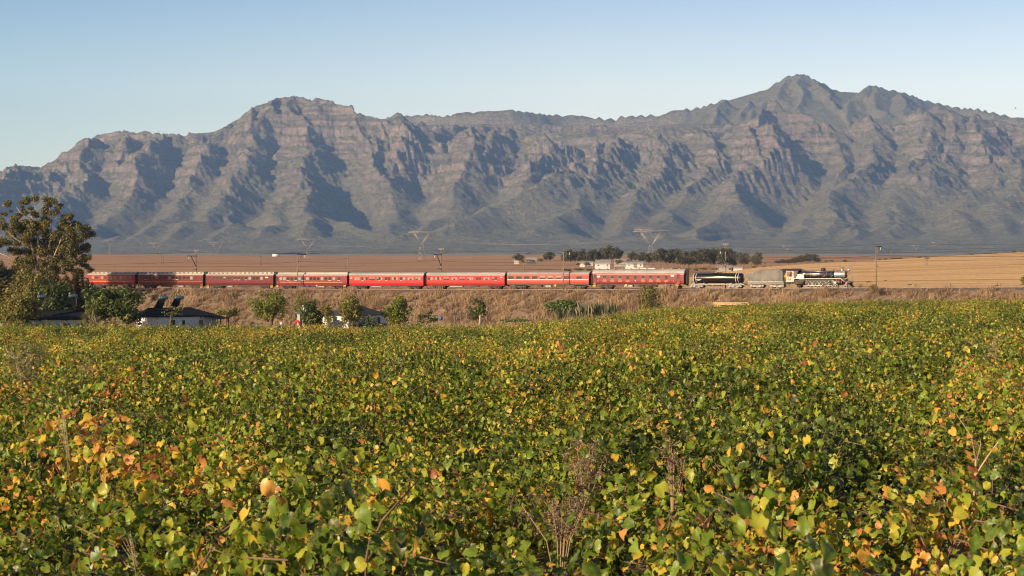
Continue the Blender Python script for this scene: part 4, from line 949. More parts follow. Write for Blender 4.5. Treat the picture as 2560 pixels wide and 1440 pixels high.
def leaf_cloud(clumps, size, dens, rng, flat=.5, stretch=1.0, hollow=.45, up=.35):
    """many small leaf faces spread through clumps (x,y,z,rx,ry,rz); returns corners, quads, tone"""
    Vs = []; tones = []
    for (x, y, z, rx, ry, rz) in clumps:
        n = max(6, int(dens * (rx*ry + ry*rz + rx*rz) / 3))
        d = rng.normal(size=(n, 3)); d /= np.linalg.norm(d, axis=1)[:, None]
        r = (hollow + (1-hollow) * rng.random(n) ** .6) * (1 + .30 * rng.normal(size=n) * (rng.random(n) < .5))
        c = np.array([x, y, z]) + d * r[:, None] * np.array([rx, ry, rz])
        nrm = d * .75 + rng.normal(size=(n, 3)) * .6; nrm[:, 2] += up
        nrm /= np.linalg.norm(nrm, axis=1)[:, None]
        a = np.cross(nrm, rng.normal(size=(n, 3))); a /= np.linalg.norm(a, axis=1)[:, None] + 1e-9
        b = np.cross(nrm, a)
        s = size * (.55 + .9 * rng.random(n))[:, None]
        a = a * s * stretch; b = b * s * flat
        k = nrm * s * .18
        Vs.append(np.stack([c - a, c - b + k, c + a, c + b + k], 1))
        ct = rng.normal(0, .10); tones.append(np.clip(.5 + ct + .22 * rng.normal(size=n), 0, 1))
    V = np.concatenate(Vs).reshape(-1, 3); t = np.concatenate(tones)
    Fq = np.arange(len(V)).reshape(-1, 4)
    return V, Fq, t
def crown_mesh(name, clumps, size, dens, rng, m, **kw):
    V, Fq, t = leaf_cloud(clumps, size, dens, rng, **kw)
    return np_mesh(name, V, Fq, False, [m], {"tone": ("FACE", "FLOAT", t.astype(np.float32))})

def auto_clumps(rng, cx, cy, cz, rx, ry, rz, n, cr=.42, shape='round'):
    out = []
    for i in range(n):
        d = rng.normal(size=3); d /= np.linalg.norm(d); 
        if shape == 'flat': d[2] = abs(d[2]) * .7
        q = (.30 + .66 * rng.random())
        s = cr * (.45 + .75 * rng.random())
        out.append((cx + d[0]*rx*q, cy + d[1]*ry*q, cz + d[2]*rz*q, rx*s, ry*s, rz*s*.85))
    return out

def plant(name, label, cat, x0, x1, y0, y1, Y, m, base=None, n=16, size=.22, dens=70, trunk=True, bark=None, seed=1, cr=.42, group=None, shape='round', depth=None, limbs=4, up=.35, **kw):
    """a tree or bush whose outline fills the pixel box at distance Y; base = pixel of its foot"""
    rng = np.random.default_rng(seed)
    sc = F / Y; bx, by = base if base else ((x0+x1)/2, y1)
    B = P(bx, by, Y); C = P((x0+x1)/2, (y0+y1)/2, Y)
    rx = (x1-x0)/2/sc; rz = (y1-y0)/2/sc; ry = depth or rx*.9
    root = empty(name, B, 0, label, cat, group)
    c = C - B
    cl = auto_clumps(rng, c.x, 0, c.z, rx*.98, ry*.9, rz*.98, int(n*1.3), cr, shape)
    me = crown_mesh("crown", cl, size, dens, rng, m, up=up, **kw); link("crown", me, root)
    if trunk:
        f = MB(); r0 = max(.06, .035 * (c.z + rz)); top = Vector((c.x*.8, 0, c.z*.95)); mid = Vector((c.x*.3 + rng.normal(0, .1)*rx, 0, max(.3, c.z - rz*.55)))
        f.tube([(0, 0, -.3), tuple(mid*.55), tuple(mid)], [r0*1.25, r0, r0*.8], 0, 7)
        for k in range(limbs):
            q = cl[k % len(cl)]; e = Vector(q[:3]); h_ = mid.lerp(e, .5) + Vector((0, 0, -.1*rz))
            f.tube([tuple(mid*.9), tuple(h_), tuple(e)], [r0*.6, r0*.42, r0*.15], 0, 5)
        f.obj("trunk", [bark or DBARK], root)
    return root

# ------------------------------------------------------------------ vineyard
rng = np.random.default_rng(5)
_out = np.array([[0,.04],[.20,-.08],[.42,.02],[.54,.26],[.50,.48],[.40,.66],[.24,.84],[0,1.02],[-.24,.84],[-.40,.66],[-.50,.48],[-.54,.26],[-.42,.02],[-.20,-.08]], float)
_mid = np.array([0, .40]) + (_out[::2] - np.array([0, .40])) * .55
LEAFV = np.zeros((22, 3)); LEAFV[:14, :2] = _out; LEAFV[14:21, :2] = _mid; LEAFV[21, :2] = (0, .38)
LEAFV[:, 1] -= .1
RIMV = np.array([1.]*14 + [.35]*7 + [0.]); RIMV[[0, 7]] = .55
LEAFF = []
for i_ in range(7):
    a_, b_i, c_i = 2*i_, 2*i_+1, (2*i_+2) % 14; m_i, n_i = 14 + i_, 14 + (i_+1) % 7
    LEAFF += [[m_i, a_, b_i], [m_i, b_i, n_i], [n_i, b_i, c_i], [21, m_i, n_i]]
LEAFF = np.array(LEAFF)
def grape_leaves(c, nrm, s, rng):
    """leaf blades folded along the midrib, at centres c with normals nrm"""
    n = len(c); L = np.repeat(LEAFV[None], n, 0)
    fold = (.10 + .45 * rng.random(n))[:, None]; curl = (.05 + .5 * rng.random(n))[:, None]
    L[:, :, 2] = fold * np.abs(L[:, :, 0]) - curl * (L[:, :, 1] - .3) ** 2 + .055 * rng.normal(size=(n, len(LEAFV))) * (.4 + RIMV)[None] - (.5 * rng.random(n) ** 2)[:, None] * (RIMV * np.abs(L[:, :, 0]))
    L[:, :, :2] *= 1 + .06 * rng.normal(size=(n, len(LEAFV), 2))
    L *= s[:, None, None]
    nrm = nrm / np.linalg.norm(nrm, axis=1)[:, None]
    down = np.array([0, 0, -1.]) + .7 * rng.normal(size=(n, 3))
    b = down - (down * nrm).sum(1)[:, None] * nrm; b /= np.linalg.norm(b, axis=1)[:, None] + 1e-9
    a = np.cross(b, nrm)
    V = c[:, None] + L[:, :, :1] * a[:, None] + L[:, :, 1:2] * b[:, None] + L[:, :, 2:] * nrm[:, None]
    Fc = (np.arange(n)[:, None, None] * len(LEAFV) + LEAFF[None]).reshape(-1, 3)
    return V.reshape(-1, 3), Fc
m, nt, b = nodes_of("vine_leaf")
tone = attr(nt, "tone")
g_ = noise(nt, .07, 3, wpos(nt, (1, 1, 1), (6.2, -6.0, 0)), .55); g2 = noise(nt, .42, 3, wpos(nt, (1, 1, 1), (6.4, -4.3, 0)), .6)
sh = math_(nt, 'ADD', math_(nt, 'MULTIPLY', math_(nt, 'SUBTRACT', g_, .5), 1.5), math_(nt, 'MULTIPLY', math_(nt, 'SUBTRACT', g2, .5), 1.35))
oi = nt.nodes.new("ShaderNodeObjectInfo")
sh = math_(nt, 'ADD', sh, math_(nt, 'MULTIPLY', math_(nt, 'SUBTRACT', oi.outputs["Random"], .5), .28))
tt = math_(nt, 'ADD', tone, sh, clamp=True)
c = ramp(nt, tt, [(0, (.022, .048, .007)), (.22, (.070, .135, .012)), (.42, (.185, .275, .024)), (.57, (.38, .37, .034)), (.67, (.66, .42, .05)), (.78, (.62, .27, .065)), (1, (.30, .10, .045))])
vein = math_(nt, 'ADD', noise(nt, 22, 3, opos(nt), .6), math_(nt, 'MULTIPLY', math_(nt, 'SUBTRACT', attr(nt, 'rim'), .5), -.35))
c = mixc(nt, ramp(nt, vein, [(.28, (.6,)*3), (.52, (0,)*3)]), c, mixc(nt, .55, c, (.40, .22, .05)))
c = mixc(nt, ramp(nt, attr(nt, 'rim'), [(.0, (.30,)*3), (.30, (0,)*3)]), c, (.34, .36, .10))
nt.links.new(c, b.inputs["Base Color"]); b.inputs["Roughness"].default_value = .40; b.inputs["Specular IOR Level"].default_value = .38
tr_ = nt.nodes.new("ShaderNodeBsdfTranslucent"); nt.links.new(mixc(nt, .6, c, c, 'ADD'), tr_.inputs[0])
mx_ = nt.nodes.new("ShaderNodeMixShader"); mx_.inputs[0].default_value = .30
nt.links.new(b.outputs[0], mx_.inputs[1]); nt.links.new(tr_.outputs[0], mx_.inputs[2]); nt.links.new(mx_.outputs[0], nt.nodes["Material Output"].inputs[0])
bump(nt, b, noise(nt, 14, 3, opos(nt)), .35, .02)
VLEAF = m
CANE = pm("vine_cane", (.22, .13, .075), (.12, .07, .045), 6, .8)
vcol = bpy.data.collections.new("vine_variants")
for k in range(16):
    n = 520
    d = rng.normal(size=(n, 3)); d[:, 2] = np.abs(d[:, 2]) * 1.0 + .05; d /= np.linalg.norm(d, axis=1)[:, None]
    lob = 1 + .28 * np.sin(3 * np.arctan2(d[:, 1], d[:, 0]) + rng.uniform(0, 6)) + .2 * np.sin(5 * np.arctan2(d[:, 1], d[:, 0]) + rng.uniform(0, 6))
    r = (.50 + .55 * rng.random(n) ** .7) * lob
    c_ = d * r[:, None] * np.array([.92, .92, .80]); c_[:, 2] += .12
    spray = rng.random(n) < .10                       # shoots standing above the bush
    c_[spray, 2] += rng.random(spray.sum()) * .28
    nr = d * .8 + rng.normal(size=(n, 3)) * .55; nr[:, 2] += .15; nr[:, :2] += np.array([-.30, -.30])
    s_ = .050 + .066 * rng.random(n) ** 1.4
    V, Fc = grape_leaves(c_, nr, s_, rng)
    t = np.clip(.30 + .15 * rng.normal(size=n) + .05 * rng.normal(), 0, 1); hot = rng.random(n) < .13; t[hot] = np.clip(t[hot] + .32, 0, 1)
    me = np_mesh("vine_bush", V, Fc, True, [VLEAF, CANE], {"tone": ("FACE", "FLOAT", np.repeat(t, len(LEAFF)).astype(np.float32)), "rim": ("POINT", "FLOAT", np.tile(RIMV, n).astype(np.float32))})
    o = bpy.data.objects.new("vine_bush_%d" % k, me); vcol.objects.link(o)
    f = MB()
    for j in range(7):
        a = rng.uniform(0, 6.28); q = rng.uniform(.5, 1.0)
        f.tube([(0, 0, .15), (.45*q*math.cos(a), .45*q*math.sin(a), .75*q), (.8*q*math.cos(a), .8*q*math.sin(a), .70*q + .25*rng.random())], [.012, .009, .004], 0, 4)
    f.tube([(0, 0, -.2), (.02, .02, .35)], [.05, .04], 0, 6)
    cm = f.mesh("vine_cane", [CANE]); import bmesh
    bm = bmesh.new(); bm.from_mesh(me); nf = len(bm.faces); bm.from_mesh(cm)
    bm.faces.ensure_lookup_table()
    for fc in list(bm.faces)[nf:]: fc.material_index = 1
    bm.to_mesh(me); bm.free()

def scatter(name, pts, rots, scales, coll, label, seed=0):
    """one object that shows its collection's pieces at many points"""
    me = bpy.data.meshes.new(name); me.vertices.add(len(pts)); me.vertices.foreach_set("co", np.asarray(pts, np.float32).ravel())
    a = me.attributes.new("rot", 'FLOAT_VECTOR', 'POINT'); a.data.foreach_set("vector", np.asarray(rots, np.float32).ravel())
    a = me.attributes.new("scl", 'FLOAT_VECTOR', 'POINT'); a.data.foreach_set("vector", np.asarray(scales, np.float32).ravel())
    a = me.attributes.new("pick", 'INT', 'POINT'); a.data.foreach_set("value", np.random.default_rng(seed).integers(0, len(coll.objects), len(pts)).astype(np.int32))
    o = link(name, me); ng = bpy.data.node_groups.new(name, 'GeometryNodeTree')
    ng.interface.new_socket("Geometry", in_out='INPUT', socket_type='NodeSocketGeometry'); ng.interface.new_socket("Geometry", in_out='OUTPUT', socket_type='NodeSocketGeometry')
    gi = ng.nodes.new("NodeGroupInput"); go = ng.nodes.new("NodeGroupOutput"); ip = ng.nodes.new("GeometryNodeInstanceOnPoints"); ci = ng.nodes.new("GeometryNodeCollectionInfo")
    ci.inputs["Collection"].default_value = coll; ci.inputs["Separate Children"].default_value = True; ci.inputs["Reset Children"].default_value = True
    ip.inputs["Pick Instance"].default_value = True
    def na(nm, ty): n_ = ng.nodes.new("GeometryNodeInputNamedAttribute"); n_.data_type = ty; n_.inputs["Name"].default_value = nm; return n_.outputs["Attribute"]
    ng.links.new(gi.outputs[0], ip.inputs["Points"]); ng.links.new(ci.outputs[0], ip.inputs["Instance"])
    ng.links.new(na("rot", 'FLOAT_VECTOR'), ip.inputs["Rotation"]); ng.links.new(na("scl", 'FLOAT_VECTOR'), ip.inputs["Scale"]); ng.links.new(na("pick", 'INT'), ip.inputs["Instance Index"])
    ng.links.new(ip.outputs[0], go.inputs[0])
    md = o.modifiers.new("scatter", 'NODES'); md.node_group = ng
    tag(o, label, kind="stuff"); return o

gx, gy = np.meshgrid(np.arange(-120, 130, 1.60), np.arange(7, 400, 1.72))
gx = gx.ravel() + rng.normal(0, .22, gx.size); gy = gy.ravel() + rng.normal(0, .22, gy.size)
pxv = gx / gy * F + 1280; sv, dv = sd_of(gx, gy)
far_edge = np.interp(pxv, [0, 1000, 1330, 1430, 1540, 1660, 1900, 2700], [297, 300, 302, 312, 336, 380, 384, 366]) + 3 * vnoise(gx / 9, gy / 9, 3)
holes = fbm(gx / 16, gy / 16, 3, 71)
near_k = np.clip((gy - 40) / 60, 0, 1)
keep = (np.abs(gx) < .285 * gy + 4.5) & (gy < far_edge) & (dv > 12.6) & (holes > -.60 - .25 * (1 - near_k)) & (rng.random(gx.size) > .10 - .04 * near_k)
strip = (pxv > 1330) & (pxv < 1600) & (gy > 300) & (gy < 338) & (vnoise(gx / 7, gy / 7, 8) < .25)
keep &= ~strip
gx, gy = gx[keep], gy[keep]; n = len(gx)
gz = g_front(gx, gy) - .05
rots = np.stack([rng.normal(0, .07, n), rng.normal(0, .07, n), rng.uniform(0, 6.28, n)], 1)
sc_ = (1.0 + .16 * rng.normal(size=n) + .62 * vnoise(gx / 3.4, gy / 3.4, 13)).clip(.42, 1.32)
scl = np.stack([sc_ * 1.02, sc_ * 1.02, sc_ ** 1.4 * 1.10 * (1 + .10 * rng.normal(size=n))], 1)
vine = scatter("vineyard", np.stack([gx, gy, gz], 1), rots, scl, vcol, "broad vineyard of green and yellow autumn vines across the near ground", 3)
# the largest leaves of the nearest vines stand as pieces of their own
lm = []
for k in range(10):
    V, Fc = grape_leaves(np.zeros((1, 3)), np.array([[0, 0, 1.]]), np.array([1.0]), rng)
    me = np_mesh("leaf", V, Fc, True, [VLEAF], {"tone": ("FACE", "FLOAT", np.full(len(Fc), (.28, .34, .38, .42, .34, .46, .38, .46, .52, .58)[k], np.float32)), "rim": ("POINT", "FLOAT", RIMV.astype(np.float32))})
    lm.append(me)
near = np.argsort(gy)[:1400]; near = near[(np.abs(gx[near] / gy[near]) < .255) & (gy[near] > 13.2)][:150]
cnt = 0
for i in near:
    for j in range(2):
        a = rng.uniform(-2.6, -.2); e = rng.uniform(.3, 1.05); r = .93 * sc_[i]
        d = Vector((math.cos(a)*math.cos(e), math.sin(a)*math.cos(e), math.sin(e)))
        o = link("leaf", lm[rng.integers(0, 10)], vine)
        o.location = (gx[i] + d.x*r*.95, gy[i] + d.y*r*.95, gz[i] + .14 + d.z*r*.86)
        nrm = (d + Vector((-.35, -.45, .1)) + Vector(rng.normal(0, .35, 3))).normalized()
        o.rotation_euler = (nrm.to_track_quat('Z', 'Y') @ Matrix.Rotation(rng.normal(3.14, .6), 3, 'Z').to_quaternion()).to_euler()
        o.scale = (rng.uniform(.065, .10),) * 3; cnt += 1

# ------------------------------------------------------------------ dry grass of the embankment and field edges
gcol = bpy.data.collections.new("grass_variants")
for k in range(8):
    nb = 46; ang = rng.uniform(0, 6.28, nb); rad = rng.random(nb) ** .6 * .42; h = rng.uniform(.45, 1.15, nb); lean = rng.normal(.30, .30, nb)
    la = ang + rng.normal(0, .9, nb)
    bx_, by_ = rad*np.cos(ang), rad*np.sin(ang); w = rng.uniform(.014, .034, nb); ta = rng.uniform(0, 6.28, nb)
    V = np.zeros((nb, 5, 3))
    for q, (tz, off) in enumerate(((0, 1), (0, -1), (.55, .8), (.55, -.8), (1.0, 0))):
        bend = lean * tz ** 1.8 * h
        V[:, q, 0] = bx_ + np.cos(la)*bend + np.cos(ta)*w*off; V[:, q, 1] = by_ + np.sin(la)*bend + np.sin(ta)*w*off; V[:, q, 2] = tz*h*(1 - .25*np.abs(lean)*tz) - .06
    Fi = np.array([[0, 1, 3], [0, 3, 2], [2, 3, 4]]); Fc = (np.arange(nb)[:, None, None]*5 + Fi[None]).reshape(-1, 3)
    t = np.clip(.55 + .2 * rng.normal(size=nb), 0, 1)
    me = np_mesh("grass_tuft", V.reshape(-1, 3), Fc, False, [L_STRAW], {"tone": ("FACE", "FLOAT", np.repeat(t, 3).astype(np.float32))})
    gcol.objects.link(bpy.data.objects.new("grass_tuft_%d" % k, me))
def strip_points(n, f):
    s = rng.uniform(-300, 158, n); d = f(n); x, y = track_xy(s, d)
    gr = g_front(x, y); top = rail_z(s) - .72 - np.maximum(np.abs(d) - 3.2, 0) / 1.62
    return s, d, x, y, gr, top
s, d, x, y, gr, top = strip_points(15500, lambda n: rng.uniform(2.6, 19, n))
px_ = x / y * F + 1280
k = (px_ > -160) & (px_ < 2720) & (rng.random(len(s)) < .80 + .5 * vnoise(x / 6, y / 6, 21)) & ((d > 3.4) | (rng.random(len(s)) < .25))
k &= (top > gr - .55) | (rng.random(len(s)) < .35)
s, d, x, y, gr, top = [v[k] for v in (s, d, x, y, gr, top)]
z = np.maximum(gr - .2, top)
pts = [np.stack([x, y, z], 1)]
# verge behind the track and the rough edge between vines and cottages
s2 = rng.uniform(-300, 158, 2600); d2 = -rng.uniform(2.9, 9, 2600); x2, y2 = track_xy(s2, d2)
pts.append(np.stack([x2, y2, rail_z(s2) - .75 - np.maximum(np.abs(d2) - 3.2, 0) / 1.62], 1))
n3 = 5200; x3 = rng.uniform(-85, 45, n3); y3 = rng.uniform(298, 372, n3); p3 = x3 / y3 * F + 1280; s3, d3 = sd_of(x3, y3)
k3 = (d3 > 12) & (y3 > np.interp(p3, [0, 1000, 1330, 1430, 1540, 1660], [297, 300, 302, 300, 300, 378]) - 1) & (rng.random(n3) < np.where(y3 < 307, .85, np.where(p3 > 1000, .7, .22)) + .3 * vnoise(x3 / 7, y3 / 7, 31))
pts.append(np.stack([x3[k3], y3[k3], g_front(x3[k3], y3[k3]) - .03], 1))
pts = np.concatenate(pts); n = len(pts)
sg = rng.uniform(.6, 1.4, n) * (1 + .7 * vnoise(pts[:, 0] / 5, pts[:, 1] / 5, 41)).clip(.45, 1.6)
scatter("dry_grass", pts, np.stack([rng.normal(.0, .18, n), rng.normal(.0, .18, n), rng.uniform(0, 6.28, n)], 1), np.stack([sg*1.15, sg*1.15, sg*rng.uniform(.7, 1.3, n)], 1), gcol, "dry tan grass on the embankment and round the cottages", 9)

# ------------------------------------------------------------------ the big gum tree
rngt = np.random.default_rng(77)
GY = 476.; gsc = F / GY; GB = P(116, 766, GY)
gum = empty("gum_tree", GB, 0, "tall spreading gum tree with pale forked limbs above the rear coaches", "tree")
blobs = [(60,503,11),(78,500,9),(97,499,11),(108,497,10),(125,500,12),(41,515,11),(49,506,7),(56,519,6),(76,522,8),(144,512,8),(152,519,8),(115,509,10),(134,529,11),(121,533,10),(177,540,10),(170,544,7),(103,525,10),(90,538,11),(3,534,8),(24,528,5),(13,549,5),(38,536,9),(63,532,10),(43,547,12),(150,540,11),(115,550,13),(61,556,12),(40,559,13),(18,566,12),(30,576,12),(50,571,13),(78,570,12),(99,560,13),(126,558,13),(153,560,10),(177,558,11),(166,566,10),(199,568,12),(209,573,10),(192,563,8),(220,585,9),(213,590,9),(171,574,9),(144,574,12),(188,586,9),(22,588,12),(60,588,13),(90,588,14),(112,581,14),(135,588,12),(159,592,13),(180,600,13),(204,603,12),(222,614,9),(213,621,10),(195,618,11),(172,614,13),(140,608,13),(112,606,14),(85,604,12),(60,606,9),(14,610,12),(4,600,9),(2,622,9),(27,624,11),(54,625,12),(72,632,13),(95,622,13),(108,634,14),(130,630,13),(159,630,13),(180,634,12),(199,630,10),(215,644,10),(205,650,8),(215,666,8),(218,674,7),(196,655,10),(180,655,10),(152,652,14),(133,650,13),(108,655,14),(84,650,13),(63,655,13),(45,650,9),(78,676,13),(105,678,14),(128,672,13),(150,676,12),(66,690,12),(95,700,13),(120,702,13),(140,700,11),(60,665,12),(88,720,12),(112,725,12)]
cl = []
for (x, y, r) in blobs + [(rngt.uniform(18, 212), rngt.uniform(556, 705), rngt.uniform(6, 11)) for _ in range(46)]:
    dep = rngt.normal(0, 2.6); v = P(x, y, GY) - GB; rr = r / gsc * (1.15 if y < 560 else 1.45)
    for q in range(2):
        cl.append((v.x + rngt.normal(0, .3*rr), dep + rngt.normal(0, .5*rr), v.z + rngt.normal(0, .2*rr), rr*.82, rr*.9, rr*.62))
link("crown", crown_mesh("crown", cl, .23, 210, rngt, L_GUM, flat=.42, hollow=.30, up=.5), gum)
f = MB()
def limb(pts, r0, r1, dy):
    vs = [P(x, y, GY) - GB for x, y in pts]; m_ = len(vs)
    f.tube([(v.x, dy * i / (m_-1), v.z) for i, v in enumerate(vs)], [(r0 + (r1-r0)*i/(m_-1)) / gsc for i in range(m_)], 0, 7)
for pts_, a, b_, dy in (([(113,770),(104,720),(95,680),(85,630),(78,605),(55,585),(38,575)], 4.2, 1.2, -1.5), ([(113,768),(106,715),(98,640),(95,590),(84,553),(76,520)], 3.8, 1.0, -.6), ([(117,770),(122,700),(128,670),(138,640),(155,600),(173,572),(183,560)], 3.8, 1.0, -1.6), ([(116,770),(116,690),(118,640),(125,600),(126,560),(122,520)], 3.4, .9, 1.0), ([(85,706),(62,676),(42,655),(22,640),(-4,630)], 2.2, 1.0, -2.0), ([(138,640),(160,628),(178,612),(200,600)], 2.0, .7, -2.4), ([(84,553),(66,540),(52,530),(44,518)], 1.4, .6, -1.2), ([(85,630),(60,610),(30,590),(14,570)], 1.6, .6, -.6), ([(126,560),(140,545),(150,520)], 1.2, .5, .8), ([(122,700),(150,668),(175,650),(205,640)], 1.8, .7, 1.2), ([(95,590),(110,560),(112,520)], 1.3, .5, 0)):
    limb(pts_, a, b_, dy)
f.obj("trunk", [BARK], gum)

# ------------------------------------------------------------------ trees and bushes round the cottages
plant("dark_tree", "dark dense tree at the picture's edge beneath the leaning gum limb", "tree", -60, 66, 645, 790, 446, L_GUM, (0, 795), 30, .34, 90, seed=3)
plant("bushy_tree", "olive bushy undergrowth below the tall gum's trunks", "tree", 30, 140, 680, 800, 436, L_OLIVE, (85, 800), 30, .3, 90, seed=4)
plant("she_oak", "tallest ochre she-oak in front of the last coach", "tree", 176, 216, 655, 795, 425, L_OCHRE, (196, 800), 26, .34, 190, seed=5, cr=.42, flat=.22, stretch=1.4, up=.9, depth=2.4)
plant("she_oak", "dark ochre she-oak between the gum trunk and its taller neighbour", "tree", 146, 184, 690, 800, 420, L_OCHRE, (164, 802), 24, .34, 190, seed=6, cr=.44, flat=.22, stretch=1.4, up=.9, depth=2.4)
plant("she_oak", "narrow ochre she-oak just covering the last coach's end", "tree", 212, 237, 692, 790, 430, L_OCHRE, (225, 798), 20, .3, 190, seed=7, cr=.44, flat=.22, stretch=1.4, up=.9, depth=2.2)
plant("dark_tree", "dark green tree in shade between she-oaks and cottage roof", "tree", 100, 180, 700, 800, 400, L_DARK, (140, 805), 22, .3, 120, seed=8)
plant("olive_tree", "big round olive tree in front of the shaded cottage's end", "tree", -10, 104, 733, 822, 316, L_OLIVE, (52, 834), 30, .19, 200, seed=9, cr=.40)
plant("fig_tree", "dark green fig tree with pale forked trunk between the two cottages", "tree", 216, 345, 706, 806, 320, L_DARK, (318, 830), 30, .26, 130, bark=BARK, seed=10, limbs=7)
plant("fig_tree", "drooping dark fig with its crown over the white gable", "tree", 300, 358, 775, 815, 321, L_DARK, (326, 828), 12, .26, 90, seed=11, cr=.5)
plant("wispy_tree", "small wispy tree against the white cottage wall", "tree", 404, 466, 766, 792, 312, L_OLIVE, (424, 828), 12, .16, 60, seed=12, cr=.36)
plant("dark_shrub", "dark shrub around the wispy tree's stem before the white wall", "shrub", 411, 436, 788, 826, 313.5, L_DARK, (424, 828), 8, .2, 80, False, seed=13, cr=.5)
plant("flat_topped_tree", "flat-topped small tree with leaning stems beyond the cottage porch", "tree", 526, 604, 768, 802, 316, L_OLIVE, (562, 826), 18, .2, 110, seed=14, cr=.38, shape='flat', limbs=7)
plant("round_tree", "round bright green tree on a thin stem below the rose maroon coach", "tree", 624, 724, 728, 806, 336, L_MID, (674, 826), 30, .17, 170, seed=15, cr=.38)
plant("pale_tree", "pale loose tree behind the round tree, near the little chimney", "tree", 720, 784, 731, 806, 350, L_LIGHT, (752, 822), 20, .2, 70, seed=16, cr=.36)
plant("dark_tree", "black-green creeper-clad tree over the small outbuilding", "tree", 752, 806, 750, 824, 327, L_DARK, (780, 828), 26, .26, 160, seed=17, cr=.42)
plant("yellowing_tree", "yellowing bushy tree beside the black-green tree", "tree", 796, 848, 755, 816, 326, L_YEL, (822, 824), 20, .2, 75, seed=18, cr=.38)
plant("tall_tree", "tall olive tree with pale twin stems in front of the slate-roofed cottage", "tree", 838, 916, 731, 812, 321, L_OLIVE, (884, 826), 32, .18, 150, bark=BARK, seed=19, cr=.40, limbs=6)
plant("dark_shrub", "low dark shrub under the slate-roofed cottage's wall", "shrub", 898, 948, 786, 820, 318, L_DARK, None, 12, .2, 90, False, seed=20, cr=.42)
plant("dense_tree", "dense upright green tree at the end of the slate-roofed cottage", "tree", 957, 1031, 737, 816, 323, L_MID, (996, 824), 32, .18, 210, seed=21, cr=.40)
plant("dark_shrub", "pointed dark shrub next to the brown gate post", "shrub", 1040, 1066, 778, 814, 318, L_DARK, None, 10, .2, 95, False, seed=22, cr=.45)
plant("dark_shrub", "broad dark shrub standing right of the pointed one", "shrub", 1062, 1098, 773, 812, 319, L_DARK, None, 12, .2, 75, False, seed=23, cr=.40)
plant("small_tree", "small ragged dark tree on three stems alone before the embankment", "tree", 1168, 1228, 738, 800, 327, L_DARK, (1200, 820), 20, .22, 100, bark=BARK, seed=24, cr=.34, limbs=6)
plant("green_bush", "bright green rounded bush behind the reeds", "shrub", 1366, 1460, 742, 800, 352, L_FRESH, None, 26, .22, 130, False, seed=25, cr=.40, shape='flat')
plant("willow", "feathery olive bush tree on the embankment in front of the tall maroon coach", "tree", 1595, 1666, 705, 786, 392, L_OLIVE, (1630, 786), 26, .26, 80, seed=26, cr=.40, flat=.25, up=.8)
plant("round_bush", "round dark bush at the foot of the lone mast", "shrub", 2173, 2197, 709, 730, 398, L_OLIVE, None, 12, .16, 120, False, seed=27, cr=.5)
plant("small_bush", "dark spreading bush on the embankment ahead of the locomotive", "shrub", 2098, 2124, 720, 750, 394, L_WEED, None, 10, .18, 60, False, seed=28, cr=.4)
plant("small_bush", "low olive bush by the rails beneath the tender", "shrub", 1941, 1966, 716, 730, 412, L_OLIVE, None, 9, .16, 90, False, seed=29, cr=.45)
plant("small_bush", "little olive bush below the rails under the tank wagon", "shrub", 1748, 1764, 731, 745, 408, L_WEED, None, 8, .16, 80, False, seed=30, cr=.45)
plant("roadside_tree", "bushy tree cut by the frame's edge beyond the golden rise", "tree", 2549, 2580, 686, 718, 452, L_OLIVE, (2563, 720), 14, .2, 90, seed=31, cr=.42)
plant("blossom_bush", "white blossomed bush under the shaded cottage's wall", "shrub", 134, 184, 808, 836, 309, L_WHITE, None, 14, .14, 130, False, seed=32, cr=.42)
plant("golden_bush", "small golden bush by the olive tree's foot", "shrub", 82, 112, 815, 836, 309, L_YEL, None, 10, .16, 110, False, seed=33, cr=.45)
plant("dark_shrub", "small round dark shrub on the grass between acacia and round tree", "shrub", 619, 646, 804, 824, 315, L_DARK, None, 9, .16, 110, False, seed=34, cr=.5)
plant("dark_shrub", "dark leafy shrub under the first cottage window", "shrub", 100, 116, 802, 832, 311, L_DARK, None, 8, .18, 80, False, seed=35, cr=.45)
plant("fennel_clump", "light green feathery clump in front of the white cottage wall", "shrub", 420, 486, 806, 836, 306, L_LIGHT, None, 18, .16, 70, False, seed=36, cr=.35, flat=.14, stretch=1.5, up=1.2)
plant("dead_bush", "leafless mauve grey bush beside the cottage doorway", "shrub", 484, 506, 803, 832, 306.5, L_WEED, None, 9, .14, 70, False, seed=37, cr=.4, flat=.12, stretch=1.6)
for a_ in [(186, 232, 806, 838, 309.5, "dark scrubby shrub between blossom bush and yucca"), (250, 300, 808, 838, 310, "tangle of dark shrubs at the fig tree's foot beside the yucca"), (846, 884, 786, 826, 319, "leafy shrub hiding the slate-roofed cottage's sunny end"), (60, 96, 812, 838, 310, "scruffy shrub at the olive tree's foot by the golden bush"), (348, 392, 816, 838, 308, "low dry shrub under the sunlit gable")]:
    plant("low_shrub", a_[5], "shrub", *a_[:5], L_DARK if a_[0] not in (348, 846) else L_OLIVE, None, 12, .17, 110, False, seed=int(a_[0]), cr=.45)
o = plant("creeper_patch", "bright lime green creeper spread low on the ground before the embankment", "ground plant", 1240, 1336, 796, 808, 338, L_FRESH, None, 40, .16, 260, False, seed=38, cr=.18, shape='flat', depth=5.5)
plant("weed_patch", "brown low weeds in the gap of the vines near the reeds", "ground plant", 1536, 1580, 796, 812, 301, L_WEED, None, 12, .15, 120, False, seed=39, cr=.4)
